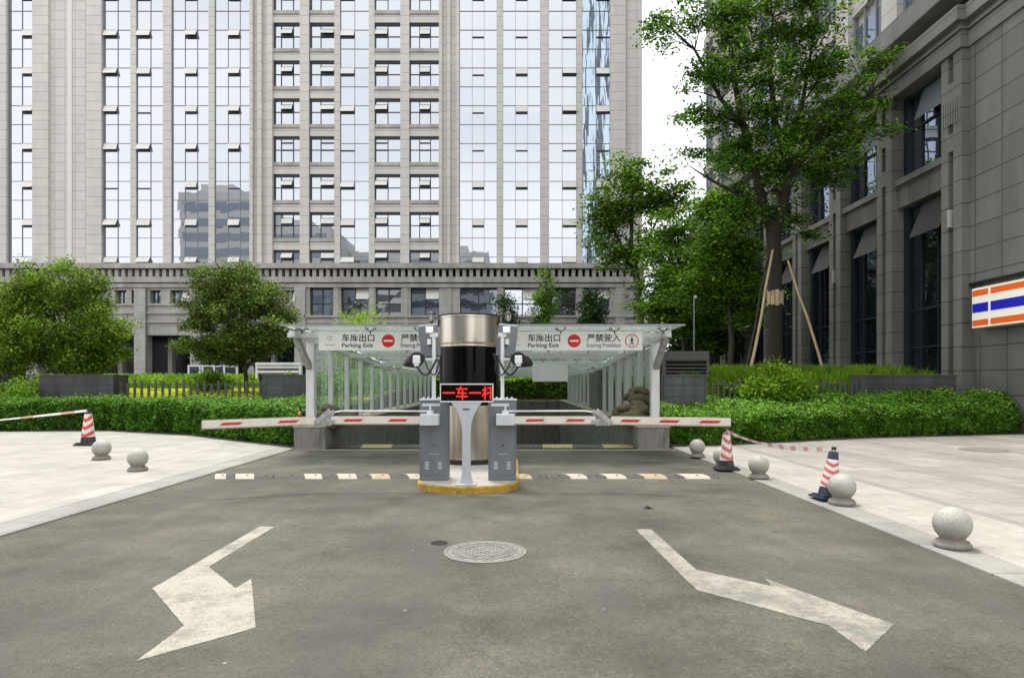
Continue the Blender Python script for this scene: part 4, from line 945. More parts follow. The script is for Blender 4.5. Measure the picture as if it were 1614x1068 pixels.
# barrier cabinets with arms
def barrier(x0, x1, s, lab, hinge, end, endz):
    """s = -1 arm to the left, +1 to the right"""
    yf, yb_ = 9.14, 9.48; zt = 1.265; cx = (x0+x1)/2
    t_ = thing('barrier_gate', f'grey barrier cabinet with folding striped arm reaching to the {lab}', 'barrier', (cx, 9.3, .113), 'barrier gates on the island')
    mb = MB(); mb.box(x0, x1, yf, yb_, .113, zt); mb.build('cabinet', M['cabinet'], t_, bevel=.012)
    mb = MB(); mb.box(x0+.022, x1-.022, yf-.0015, yf+.01, .185, .90); mb.build('door_seam', M['dark_metal'], t_)
    mb = MB(); mb.box(x0+.025, x1-.025, yf-.005, yf+.01, .188, .897); mb.build('door', M['cabinet'], t_)
    mb = MB(); mb.box(x0-.006, x1+.006, yf-.01, yb_+.01, zt, zt+.018); mb.box(x0+.04, x0+.30, yf-.004, yf, zt-.085, zt-.045)
    for dx in (.05, .12, .27, .34): mb.lathe([(.016,0),(.016,.03)], (x0+dx, yf+.06, zt+.018), 8)
    mb.build('cabinet_cap', M['cab_white'], t_, bevel=.003)
    mb = MB()
    for gx in (x0+.08, x1-.14):
        for k in range(4): mb.box(gx, gx+.06, yf-.012, yf-.005, .28+k*.03, .29+k*.03)
    mb.build('vent_slots', M['steel_white'], t_)
    mb = MB(); mb.lathe([(.012,0),(.012,.008)], (0,0,0), 12)
    mb.v = [(cx+.01+v[0], yf-.005-v[2], .62+v[1]) for v in mb.v]; mb.build('lock', M['black'], t_)
    mb = MB()
    for k in range(4): mb.box(x0+.15+k*.035, x0+.172+k*.035, yf-.008, yf-.005, .490, .497)
    mb.build('label', M['steel'], t_)
    # motor head
    hx0, hx1 = (XP(663,9.0), XP(692,9.0)) if s < 0 else (XP(782,9.0), XP(811,9.0))
    mb = MB(); mb.box(hx0, hx1, 8.93, yf, .915, 1.075); mb.build('arm_clamp', M['cab_white'], t_, bevel=.01)
    mb = MB(); mb.lathe([(.05,0),(.05,.05)], ((hx0+hx1)/2, 9.05, 1.075), 16); mb.box((hx0+hx1)/2-.012,(hx0+hx1)/2+.012,9.03,9.08,1.12,1.2); mb.build('pivot', M['steel'], t_)
    # inner arm
    za, zb = .93, 1.048; ya = 8.99; xi = hx0 if s < 0 else hx1
    def arm(p, q, name):
        a, b_ = Vector(p), Vector(q); d = (b_-a).normalized(); nrm = Vector((-d.y, d.x, 0)).normalized(); nrm = nrm if nrm.y < 0 else -nrm; u = Vector((0, 0, 1)); l = (b_-a).length
        mb = MB(); mb.obox((a+b_)/2, d*l/2, nrm*.022, u*.052); o_ = mb.build(name, M['arm'], t_, bevel=.006)
        mb = MB(); mb.obox((a+b_)/2-u*.0585, d*l/2, nrm*.016, u*.006); mb.obox((a+b_)/2+u*.056, d*l/2, nrm*.018, u*.004); mb.build('rubber_edge', M['arm_edge'], o_)
        n = max(1, int(round(l/.60))); st = l/n
        for k in range(n):
            c = a+d*(st*(k+.5)); mb = MB(); e = .0235; hw = .125; hh_ = .018; sk = .02
            sd_ = 1 if d.x > 0 else -1
            v = [c+nrm*e-d*(hw+sk*sd_)-u*hh_, c+nrm*e+d*(hw-sk*sd_)-u*hh_, c+nrm*e+d*(hw+sk*sd_)+u*hh_, c+nrm*e-d*(hw-sk*sd_)+u*hh_]
            f = [w_+nrm*.002 for w_ in v]; mb.add(v+f, [(4,5,6,7),(0,1,5,4),(1,2,6,5),(2,3,7,6),(3,0,4,7)]); mb.build('red_stripe', M['arm_red'], o_)
        return o_
    zc = (za+zb)/2
    arm((xi, ya, zc), (hinge-s*.10, ya, zc), 'inner_arm'); arm((hinge+s*.12, ya-.02, zc-.003), (end[0], end[1], endz), 'outer_arm')
    mb = MB(); mb.tube([(xi, ya+.03, 1.115), (hinge-s*.25, ya+.03, 1.118), (hinge-s*.12, ya+.03, 1.10)], .011, 8); mb.tube([(xi, ya+.03, 1.115), (xi-s*.1, ya+.06, 1.115)], .011, 8); mb.build('link_rod', M['steel_white'], t_)
    mb = MB(); mb.bar((hinge+s*.10, ya-.05, zc-.04), (hinge-s*.10, ya-.05, zc+.14), .02, .075); mb.bar((hinge+s*.02, ya+.02, zc-.04), (hinge-s*.14, ya+.02, zc+.13), .02, .06); mb.bar((hinge-s*.16, ya-.035, zc-.02), (hinge+s*.16, ya-.035, zc-.02), .02, .07)
    for dx in (-.12, -.03, .06, .13): mb.lathe([(.014,0),(.014,.02)], (hinge+dx, ya-.05, zc-.02), 8)
    mb.box(hinge-.11, hinge+.11, ya-.04, ya+.03, zc-.075, zc-.045); mb.build('hinge', M['hinge'], t_, bevel=.004)
    return t_
barrier(XP(661,9.14), XP(705.5,9.14), -1, 'left', XP(511,8.99), (XP(318,8.45), 8.45), ZY(669,8.45))
barrier(XP(769.5,9.14), XP(814,9.14), 1, 'right', XP(950,8.99), (XP(1152,8.5), 8.5), ZY(664.8,8.5))

# camera poles
for s, px, lab in ((-1, 684, 'left'), (1, 792, 'right')):
    y = 9.32; x = XP(px, y)
    t_ = thing('camera_pole', f'grey pole with security camera and lit lamp on the {lab} barrier cabinet', 'camera pole', (x, y, 1.283), 'camera poles on the barrier cabinets')
    mb = MB(); mb.tube([(x,y,1.283),(x,y,2.24)], .027, 16); mb.lathe([(.05,0),(.05,.012)], (x,y,1.283), 16); mb.lathe([(.033,0),(.033,.05)], (x,y,1.62), 16); mb.build('pole', M['steel'], t_, smooth=True)
    mb = MB(); mb.box(x-.06, x+.06, y-.03, y+.03, 2.19, 2.25); mb.tube([(x+s*.07,y,2.16),(x+s*.07,y,2.08)], .03, 12); mb.build('bracket', M['steel_white'], t_, bevel=.004)
    lx = x+s*.06
    mb = MB(); mb.obox((lx, y-.03, 2.295), (.055,0,0), (0,.04,.01), (0,-.01,.042)); o_ = mb.build('lamp_housing', M['cab_white'], t_, bevel=.006)
    mb = MB(); mb.obox((lx, y-.074, 2.296), (.040,0,0), (0,.002,.0005), (0,-.008,.030)); mb.build('lamp_face', M['lamp_lit'], o_)
    # tilted grey box behind the pole
    cx_ = x-s*-.07; 
    mb = MB(); c = Vector((XP(677 if s < 0 else 799, 9.55), 9.55, ZY(536, 9.55))); tl = R(6)*s*-1
    ux = Vector((math.cos(tl), 0, math.sin(tl)))*.145; uz = Vector((-math.sin(tl), 0, math.cos(tl)))*.235
    mb.obox(c, ux, (0,.04,.012), uz); o_ = mb.build('tilted_box', M['cabinet'], t_, bevel=.008)
    mb = MB(); mb.bar((x,y+.02,2.05), (c.x,9.52,2.1), .03, .03); mb.obox(c-uz*1.06, ux*.9, (0,.03,0), (0,0,.012)); mb.build('mounting', M['black'], o_)
    # camera
    kx = XP(658 if s < 0 else 817, 9.2); kz = ZY(567.5, 9.2)
    mb = MB(); mb.bar((x, y, kz+.02), (kx+s*.0, 9.27, kz+.02), .03, .035); mb.build('camera_arm', M['steel'], t_)
    mb = MB(); mb.tube([(kx+s*.02,9.31,kz+.02),(kx+s*.02,9.30,kz+.02),(kx,9.13,kz+.01)], [.05,.10,.108], 16); mb.tube([(kx-s*.02,9.2,kz),(kx+s*.12,9.22,kz-.02),(kx+s*.20,9.26,kz-.06)], [.10,.085,.03], 12); o_ = mb.build('camera_hood', M['black'], t_, smooth=True)
    mb = MB(); mb.box(kx-.052, kx+.052, 9.08, 9.14, kz-.055, kz+.065); mb.box(kx-.036, kx+.036, 9.085, 9.14, kz-.09, kz-.056); mb.build('camera_face', M['lens'], o_, bevel=.012, seg=3)
    # cable loops
    mb = MB(); pts = []
    for k in range(15):
        f = k/14; pts.append((kx+(x-s*.05-kx)*f, 9.12+.06*f, kz-.09+(.10*f)-.17*math.sin(math.pi*f)))
    mb.tube(pts, .015, 8)
    pts = [(x+s*.14+(-s*.27)*k/12, 9.2, kz+.09-.02*math.sin(k)-.30*math.sin(math.pi*k/12)) for k in range(13)]; mb.tube(pts, .010, 8)
    pts = [(x-s*.05-s*.055*math.sin(math.pi*k/10), 9.24, kz+.02-.26*k/10) for k in range(11)]; mb.tube(pts, .010, 8)
    mb.build('cable', M['black'], t_, smooth=True)

# display on a flared stand
LD = thing('led_display', 'red lit message display on a pale flared stand in front of the booth', 'display', (XP(735,8.75), 8.75, .113))
y = 8.75; X = lambda px: XP(px, y); Z = lambda py: ZY(py, y)
mb = MB(); mb.box(X(694), X(777), y, y+.09, Z(632), Z(604.5)); mb.build('case', M['led_black'], LD, bevel=.004)
mb = MB(); mb.box(X(693.5), X(777.5), y-.006, y+.095, Z(606), Z(604)); mb.box(X(693.5), X(777.5), y-.006, y+.095, Z(633.5), Z(631.5)); mb.box(X(693.5), X(695), y-.006, y+.095, Z(631.5), Z(606)); mb.box(X(776), X(777.5), y-.006, y+.095, Z(631.5), Z(606)); mb.build('frame', M['steel'], LD)
me = text_mesh('一车一杆', .2, .0); co = [v.co.x for v in me.vertices]; 
o_ = place_text(me, 0, y-.004, 0, 'lettering', M['led_red'], LD, fit=(X(698), X(779) , Z(629.5), Z(608.5)), clipx=X(775))
mb = MB()
ct = Vector((X(735), y+.045, 0))
prof = [(.145,.113,.09),(.145,.128,.09)]
mb.box(X(718)-.0, X(751)+.0, y-.09, y+.16, .113, .132)
n = 14; vs = []; fs = []
for k in range(n+1):
    f = k/n; z = .13+(Z(633.5)-.13)*f
    wbot = .058; h = .088 if f < .02 else .058
    if f > .62: g_ = (f-.62)/.38; h = .060+.155*g_**2.2
    elif f < .1: h = .10-.42*f
    else: h = .058
    vs += [(ct.x-h, y+.0, z), (ct.x+h, y+.0, z), (ct.x+h, y+.075, z), (ct.x-h, y+.075, z)]
for k in range(n):
    b0 = 4*k
    for e in range(4): fs.append((b0+e, b0+(e+1) % 4, b0+4+(e+1) % 4, b0+4+e))
fs += [(0,3,2,1), (4*n,4*n+1,4*n+2,4*n+3)]
mb.add(vs, fs); st = mb.build('stand', M['stand'], LD, bevel=.006)
mb = MB()
for k in range(7): mb.box(ct.x-.045+k*.013, ct.x-.036+k*.013, y-.003, y, Z(646), Z(643.2))
mb.build('maker_mark', M['dark_metal'], st)

# ================================================================== STONE BOLLARDS
def bollard_proto():
    mb = MB(); prof = [(.146,0),(.158,.008),(.160,.030),(.150,.040),(.146,.046),(.140,.060),(.120,.068),(.108,.074),(.104,.080)]
    r = .163; cz = .218
    for k in range(1, 25):
        a = -math.pi/2+math.pi*k/24*1.0
        if r*math.cos(a) > .10 or a > 0: prof.append((max(.001, r*math.cos(a)), cz+r*math.sin(a)))
    mb.lathe(prof, (0,0,0), 40); return mb.build('stone_bollard', M['bollard'], smooth=True)
bp_ = bollard_proto()
bl = [(1501,867,'nearest round stone bollard, large at the right edge of the road',1.0),(1327,797,'round stone bollard standing against the leaning cone',1.03),(1196,755,'round stone bollard between the two right hand cones',1.0),
      (1138,738,'round stone bollard half hidden behind the upright right cone',1.0),(1099,721,'farthest round stone bollard, beside the right ramp wall',1.0),(160,725,'round stone bollard beside the bright red cone on the left paving',1.08),(217,743,'round stone bollard nearest the road on the left paving',1.05)]
for i, (px, py, lab, sc) in enumerate(bl):
    o = bp_ if i == 0 else bp_.copy()
    if i: COL.objects.link(o)
    gx, gy = G(px, py, .03); o.location = ((px-CX)*(gy+.13)/1000, gy+.13, .03); o.scale = (sc*.95,)*3; o.rotation_euler.z = i*1.1; tag(o, lab, 'bollard', 'round stone bollards along the road')

# ================================================================== TRAFFIC CONES
def cone(px, py, h, label, bands, tilt=(0, 0), basecol='rubber', topcol='rubber', face=0, red='cone_red'):
    gx, gy = G(px, py, .03); gy += .15; gx = (px-CX)*gy/1000
    t_ = thing('traffic_cone', label, 'traffic cone', (gx, gy, .03)); OFF[t_.name] = Vector((0, 0, 0)); s = h/.72
    nseg = 8; R0 = .135*s; R1 = .062*s; zb, zt = .06*s, .66*s
    mb = MB(); mb.prism([(-.2*s,-.16*s),(-.16*s,-.2*s),(.16*s,-.2*s),(.2*s,-.16*s),(.2*s,.16*s),(.16*s,.2*s),(-.16*s,.2*s),(-.2*s,.16*s)], 0, .035*s)
    mb.prism([(-.16*s,-.16*s),(.16*s,-.16*s),(.16*s,.16*s),(-.16*s,.16*s)], .035*s, .06*s); mb.build('base', M[basecol], t_, bevel=.008)
    def rr_(z): return R0+(R1-R0)*(z-zb)/(zt-zb)
    def ring(z0, z1, mat, nm, e=0):
        mb = MB(); mb.lathe([(rr_(z0)+e, z0), (rr_(z1)+e, z1)], (0,0,0), 24, cap=False); return mb.build(nm, mat, t_, smooth=True)
    ring(zb, zb+.11*s, M[basecol], 'lower_band'); b0, b1 = zb+.11*s, (zt-.10*s if bands > 3 else zt-.03*s)
    ring(b0, b1, M['cone_white'], 'white_sleeve')
    ring(b1, zt, M[topcol], 'top_band')
    mb = MB(); mb.lathe([(R1,zt),(R1*.7,zt+.012*s),(.02*s,zt+.014*s),(.02*s,zt+.035*s),(.032*s,zt+.04*s),(.032*s,zt+.07*s),(.012*s,zt+.078*s)], (0,0,0), 16); mb.build('top_knob', M['rubber'], t_, smooth=True)
    # chevrons wrapped round the sleeve
    hgt = (b1-b0)/bands; nn = 24
    for k in range(bands):
        mb = MB()
        for i in range(nn+1):
            a = i/nn; th = -math.pi/2+(a-.5)*math.pi*1.06+face; vshape = abs(a-.5)*2
            for d in (0, 1):
                z = b0+hgt*(k-.12)+hgt*.62*vshape+d*hgt*.46
                z = min(b1, max(b0, z)); r = rr_(z)+.002; mb.v.append((r*math.cos(th), r*math.sin(th), z))
        for i in range(nn): mb.f.append((2*i, 2*i+2, 2*i+3, 2*i+1)); mb.m.append(0)
        mb.build('red_chevron', M[red], t_, smooth=True)
    t_.rotation_euler = (tilt[0], tilt[1], 0); return t_, Vector((gx, gy, .03))+Euler((tilt[0], tilt[1], 0)).to_matrix() @ Vector((0, 0, .70*s))
_, top1 = cone(139, 702, .86, 'bright red and white cone on the left paving by the hedge', 3, (0, 0), 'rubber', 'rubber')
_, top2 = cone(1145, 741, .68, 'faded pink and white cone standing upright by the right barrier tip', 3, (0, 0), 'rubber', 'cone_pink', .25, 'cone_pink')
_, top3 = cone(1305, 790, .66, 'navy topped cone leaning towards a bollard on the right', 4, (R(-2), R(8)), 'cone_navy', 'cone_navy', -.3, 'cone_pink')
# tapes
def tape(a, b, sag, label, width=.07, twist=1.0, seg=48, nred=.2):
    a, b = Vector(a), Vector(b); d = (b-a); side = d.cross(Vector((0,0,1))).normalized(); mb = MB(); L_ = d.length
    for i in range(seg+1):
        f = i/seg; p = a+d*f-Vector((0,0,1))*sag*4*f*(1-f)*(1-.25*(f-.5)); ang = .25+.2*twist*math.sin(f*5)
        u = Vector((0,0,1))*math.cos(ang)+side*math.sin(ang); wv = width*(.55+.45*abs(math.cos(f*5)))
        mb.v += [tuple(p-u*wv/2), tuple(p+u*wv/2)]
    for i in range(seg): mb.f.append((2*i, 2*i+2, 2*i+3, 2*i+1)); mb.m.append(1 if int(i/seg*L_/nred*2) % 3 == 1 else 0)
    mb.tube([a+Vector((0,0,.02)), a-Vector((.02,.02,.05))], .012, 6); mb.tube([b+Vector((0,0,.02)), b-Vector((.02,.02,.06))], .012, 6)
    o = mb.build('barrier_tape', [M['tape_white'], M['tape_red']], loc=tuple(a)); tag(o, label, 'tape', 'tapes tied to the cones'); return o
M['tape_white'] = simple('tape_white', (.85, .80, .76), .4, 0, .05, 9); M['tape_red'] = simple('tape_faded_red', (.70, .36, .33), .4, 0, .1, 9)
tape(top2, top3, .10, 'red and white tape sagging between the two right hand cones')
tape(top1, (-16.6, 15.0, .25), .03, 'pale tape running from the left cone out of the picture', .06, .3, 60, .6)

# ================================================================== WALLS, FENCES, VENTS
def planter(x0, x1, y0, y1, z1, label, mat='granite_dark', grp='dark granite planter walls'):
    t_ = thing('planter_wall', label, 'wall', ((x0+x1)/2, y0, 0), grp)
    mb = MB(); mb.box(x0, x1, y0, y1, 0, z1-.05); mb.build('wall', M[mat], t_)
    mb = MB(); mb.box(x0-.02, x1+.02, y0-.02, y1+.02, z1-.05, z1); mb.build('coping', M['granite_dark_r'], t_, bevel=.006); return t_
YL = 22.4; YR = 19.6
planter(XP(62,YL), XP(178,YL), YL, YL+.9, ZY(590,YL), 'dark granite block wall behind the left cone')
planter(XP(413,YL), XP(480,YL), YL, YL+.9, ZY(590,YL), 'dark granite block wall beside the left canopy post')
planter(XP(1047,18.4), XP(1113,18.4), 18.4, 19.4, ZY(590,18.4), 'dark granite block wall beside the right canopy post')
planter(XP(1357,YR), XP(1508,YR), YR, YR+.6, ZY(590.5,YR), 'long dark granite wall by the foot of the granite building')
planter(XP(-120,YL), XP(-30,YL), YL, YL+.9, ZY(590,YL), 'dark granite block wall at the far left edge')
def vent_shaft(x0, x1, y0, y1, z0, z1, label, pale):
    t_ = thing('ventilation_shaft', label, 'ventilation shaft', ((x0+x1)/2, y0, z0)); m_ = M['steel_white' if pale else 'granite_dark_r']
    mb = MB(); mb.box(x0+.1, x1-.1, y0+.15, y1, z0-1, z1-.1); mb.build('core', M['inner_shade'], t_)
    mb = MB(); top = .30 if not pale else .1; mb.box(x0, x1, y0, y1, z1-top, z1); mb.build('roof_slab', m_, t_)
    n = 4 if not pale else 2; 
    for k in range(n):
        z = z0+(z1-top-z0)*(k+.3)/n; mb = MB(); mb.obox(((x0+x1)/2, y0+.1, z+.03), ((x1-x0)/2-.03,0,0), (0,.06,-.03), (0,.006,.014 if not pale else .04)); mb.build('louvre', m_, t_)
    for x in (x0, x1-.08): mb = MB(); mb.box(x, x+.08, y0+.02, y0+.2, z0-.15, z1-top); mb.build('post', m_, t_)
vent_shaft(XP(1046,20.6), XP(1118,20.6), 20.6, 22.6, ZY(590,20.6), ZY(553,20.6), 'grey louvred ventilation block behind the right granite wall', False)
vent_shaft(XP(402,24.5), XP(474,24.5), 24.5, 26, ZY(590,24.5), ZY(571,24.5), 'low pale louvred vent behind the left granite wall', True)
def fence(x0, x1, y, zb, zt, label, step=.50, hw=.042):
    t_ = thing('picket_fence', label, 'fence', ((x0+x1)/2, y, zb), 'dark metal picket fences'); x = x0; k = 0; pts = []
    while x < x1: pts.append((x, k)); x += step*.5; k += 1
    for x, k in pts:
        h = zt if k % 3 != 1 else zt-.10; l = zb if k % 4 else zb-.1
        mb = MB(); mb.box(x-hw, x+hw, y-.02, y+.02, l-.3, h+(.05 if k % 7 == 2 else 0)); mb.build('picket', M['fence_metal'], t_)
    for z in (zb+.06, zt-.14):
        mb = MB(); mb.box(x0, x1, y+.022, y+.045, z, z+.035); mb.build('rail', M['fence_metal'], t_)
    mb = MB(); k = 0; x = x0
    while x+step*1.6 < x1: mb.box(x, x+step, y+.005, y+.03, zb+.26+.12*(k % 2), zb+.285+.12*(k % 2)); x += step*2.1; k += 1
    mb.build('link_bars', M['fence_metal'], t_)
fence(XP(182,YL), XP(411,YL), YL+.3, ZY(632,YL), ZY(600,YL), 'dark picket fence in front of the yellow green bed')
fence(XP(-28,YL), XP(60,YL), YL+.3, ZY(632,YL), ZY(602,YL), 'dark picket fence at the left edge of the picture')
fence(XP(1115,YR), XP(1355,YR), YR+.1, ZY(630,YR), ZY(599,YR), 'dark picket fence behind the right hedge', .36, .024)

# ================================================================== PLANTING
def hedge(name, label, front, yback, ztop, n, mat, lsize=.035, seed=3, x0=None, x1=None):
    xa, xb = x0 if x0 is not None else front[0][0], x1 if x1 is not None else front[-1][0]
    t_ = thing(name, label, 'hedge', ((xa+xb)/2, path_lerp(front, (xa+xb)/2), .04))
    # solid dark filler added inside so the hedge is not see-through
    mb = MB(); m_ = 60
    for i in range(m_+1):
        x = xa+(xb-xa)*i/m_; yf = path_lerp(front, x)+.26; yb_ = yback-.12; ym = yf+.3
        zs = [(yf,.04),(yf,ztop(x,yf)-.15),(ym,ztop(x,ym)-.10),(yb_,ztop(x,yb_)-.10),(yb_,.04)]
        mb.v += [(x,y,z) for y,z in zs]
    for i in range(m_):
        for e in range(4): mb.f.append((5*i+e, 5*i+5+e, 5*i+6+e, 5*i+1+e)); mb.m.append(0)
    mb.f += [(0,1,2,3,4), tuple(5*m_+k for k in (4,3,2,1,0))]; mb.m += [0,0]
    mb.build('dark_filler', M['hedge_core'], t_)
    # leaves on front face and top
    pts = []; r = np.random.default_rng(seed)
    from mathutils import noise as mn
    def dsp(x, y, z): return mn.noise(Vector((x*2.2, y*2.2, z*2.2)))*.13+mn.noise(Vector((x*6, y*6, z*6)))*.09
    nf = int(n*.5)
    for _ in range(nf):
        x = xa+(xb-xa)*r.random(); yf = path_lerp(front, x); h = ztop(x, yf); u = r.random()**.85; z = .06+u*(h-.04)
        rnd = .14*max(0, (z/h-.75)/.25)**2+.07*max(0, (.25-z/h)/.25); d = dsp(x, yf, z)
        pts.append((x+r.normal()*.02, yf+.12+rnd-d+abs(r.normal())*.05, z+r.normal()*.02))
    while len(pts) < n:
        x = xa+(xb-xa)*r.random(); yf = path_lerp(front, x); y = yf+.1+(yback-yf-.05)*r.random(); e = max(0, 1-(y-yf-.1)/.2)
        pts.append((x, y, ztop(x, y)+dsp(x*1.3, y*1.3, 3)*.9-.10*e*e-abs(r.normal())*.035+(.16*r.random() if r.random() < .03 else 0)))
    leaf_obj('leaves', pts, M[mat], lsize, t_, up=.9, asp=.55); return t_
zl = lambda x, y: .98+.012*(y-20)+(.04*math.sin(x*1.7)+.03*math.sin(x*4.1))
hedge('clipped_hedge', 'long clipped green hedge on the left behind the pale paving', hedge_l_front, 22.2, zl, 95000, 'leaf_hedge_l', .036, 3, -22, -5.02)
zr_ = lambda x, y: .72+(min(1.28, .98+.042*max(0, x-5))-.72)*max(0, min(1, (y-path_lerp(hedge_r_front, x))/(19.4-path_lerp(hedge_r_front, x))))**.9+(.03*math.sin(x*2.1)+.02*math.sin(x*5.3+y*2))
hedge('clipped_hedge', 'wide clipped bright green hedge on the right below the granite building', hedge_r_front, 19.5, zr_, 110000, 'leaf_hedge', .036, 5, 3.72, 15.05)
hedge('clipped_hedge', 'dark hedge across the far end of the garage ramp', [(-6, 38.6), (5, 38.6)], 40.2, lambda x, y: 1.85+.05*math.sin(x*2), 12000, 'leaf_grass', .06, 8)
# yellow-green bed and grass (nobody could count these)
def patch(name, label, x0, x1, y0, y1, zf, hgt, n, mat, size, asp, upb=-.2, clump=0):
    r = np.random.default_rng(int(abs(x0)*10)+int(y0)); x = x0+(x1-x0)*r.random(n); y = y0+(y1-y0)*r.random(n)
    if clump: hh_ = hgt*(.45+.55*np.sin(x*3.1+np.cos(y*2))**2)
    else: hh_ = hgt
    z = np.array([zf(yy) for yy in y])+r.random(n)*hh_
    o = leaf_obj(name, np.stack([x, y, z], 1), M[mat], size, None, up=upb, asp=asp, loc=((x0+x1)/2, y0, zf(y0))); return tag(o, label, 'planting', None, 'stuff')
def prof(pr): return lambda y: path_lerp(pr, y)
patch('ground_cover', 'yellow green ground cover behind the left picket fence', -22, -5.2, 22.9, 31, prof(ter_l), .07, 60000, 'leaf_yellow', .06, .5, .8)
patch('shrub_bed', 'loose green shrubs at the back of the left bed', -24, -6, 30, 38, prof(ter_l), .75, 50000, 'leaf_grass', .09, .35, .1, 1)
patch('shrub_bed', 'tangled green shrubs left of the garage glass', -8.6, -5.2, 23.5, 37, prof(ter_l), 1.0, 26000, 'leaf_hedge', .07, .4, .2, 1)

patch('shrub_bed', 'dense shrubs beyond the garage ramp', -5, 4.5, 40.3, 52, lambda y: .9+.06*(y-40), 2.2, 40000, 'leaf_dark', .12, .5, .2, 1)
patch('creeping_plants', 'thin weeds between the right picket fence and the hedge', 5.9, 10.6, 19.85, 20.25, lambda y: .95, .45, 7000, 'leaf_mid', .05, .4, .2, 1)
patch('creeping_plants', 'green plants growing over the left edge by the picket fence', -20, -16.6, 21.6, 23.2, lambda y: .9, .65, 6000, 'leaf_grass', .06, .4, .2, 1)
for (px, y, n) in ((1002, 0, 0),):
    pass

def blades(name, label, x0, x1, y0, y1, zf, hgt, n, mat, wd=.012, clump=1):
    r = np.random.default_rng(int(n)); x = x0+(x1-x0)*r.random(n); y = y0+(y1-y0)*r.random(n)
    z = np.array([zf(yy) for yy in y]); h = hgt*(.35+.65*r.random(n))*(.55+.45*np.sin(x*2.3+np.cos(y*3)*1.5)**2)
    a = r.random(n)*math.pi; ln = r.normal(size=(n, 2))*.22*h[:, None]
    loc = np.array([(x0+x1)/2, y0, zf(y0)]); B = np.stack([x, y, z], 1)-loc; W = np.stack([np.cos(a)*wd, np.sin(a)*wd, 0*a], 1)
    Mi = B+np.stack([ln[:, 0]*.3, ln[:, 1]*.3, h*.6], 1); T = B+np.stack([ln[:, 0], ln[:, 1], h], 1)
    V = np.stack([B-W, B+W, Mi+W*.8, T, Mi-W*.8], 1).reshape(-1, 3)
    me = bpy.data.meshes.new(name); me.vertices.add(5*n); me.vertices.foreach_set('co', V.ravel().astype(np.float32)); me.loops.add(5*n)
    me.loops.foreach_set('vertex_index', np.arange(5*n, dtype=np.int32)); me.polygons.add(n)
    me.polygons.foreach_set('loop_start', np.arange(0, 5*n, 5, dtype=np.int32)); me.polygons.foreach_set('loop_total', np.full(n, 5, np.int32))
    me.materials.append(M[mat]); me.update(calc_edges=True); me.validate()
    o = bpy.data.objects.new(name, me); COL.objects.link(o); o.location = tuple(loc); return tag(o, label, 'planting', None, 'stuff')
def bush(name, label, cx, cy, zb, rx, ry, h, n, mat, size, group=None, seed=1):
    t_ = thing(name, label, 'shrub', (cx, cy, zb), group); r = random.Random(seed); mb = MB(); cl = []
    for k in range(26):
        a = r.uniform(0, 6.28); q = r.random()**.6; tip = Vector((cx+rx*q*math.cos(a), cy+ry*q*math.sin(a), zb+h*(1-.55*q*q)*r.uniform(.55, 1.05))); b0 = Vector((cx+r.uniform(-.1,.1), cy+r.uniform(-.1,.1), zb-.2))
        mb.tube([b0, (b0+tip)/2+Vector((0,0,h*.12)), tip], [.018,.011,.004], 5); cl += [tip, (b0+tip)/2+Vector((0,0,h*.12)), tip*.7+b0*.3]
    mb.build('stems', M['bark'], t_)
    ar = np.concatenate([np.array(c)+npr.normal(size=(n//len(cl), 3))*np.array([.16, .16, .10])*(h/1.2) for c in cl]); leaf_obj('leaves', ar, M[mat], size, t_, up=.5); return t_
bush('shrub', 'loose bright shrub in front of the right picket fence', XP(1222,19.2), 19.2, .75, 1.0, .5, 1.25, 9000, 'leaf_grass', .055, seed=4)
bush('shrub', 'small red tipped shrub at the foot of the propped tree', XP(1225,21.0), 21.2, 1.5, .35, .3, .85, 1600, 'leaf_round', .05, seed=5)
bush('shrub', 'round bright shrub rising above the left end of the canopy roof', XP(578,42), 42, 1.2, 1.8, 1.2, 5.1, 11000, 'leaf_bright', .10, seed=6)
bush('shrub', 'bushy shrub in the bed behind the left picket fence', XP(330,27), 27, 1.1, 1.0, .6, .95, 5000, 'leaf_grass', .06, seed=7)
bush('shrub', 'low shrub near the left canopy glass', XP(455,29), 29, 1.1, 1.1, .7, 1.1, 4000, 'leaf_hedge', .06, seed=9)

blades('tall_grass', 'tall bright grass on the right raised bed', 3.9, 13.8, 20.25, 24.5, prof(ter_r), .58, 70000, 'leaf_grass', .010)
blades('tall_grass', 'lower grass on the raised bed farther back', 3.9, 13.8, 24.5, 38, prof(ter_r), .38, 40000, 'leaf_mid', .016)
# ================================================================== TREES
def tz(y, left=True): return path_lerp(ter_l if left else ter_r, y)
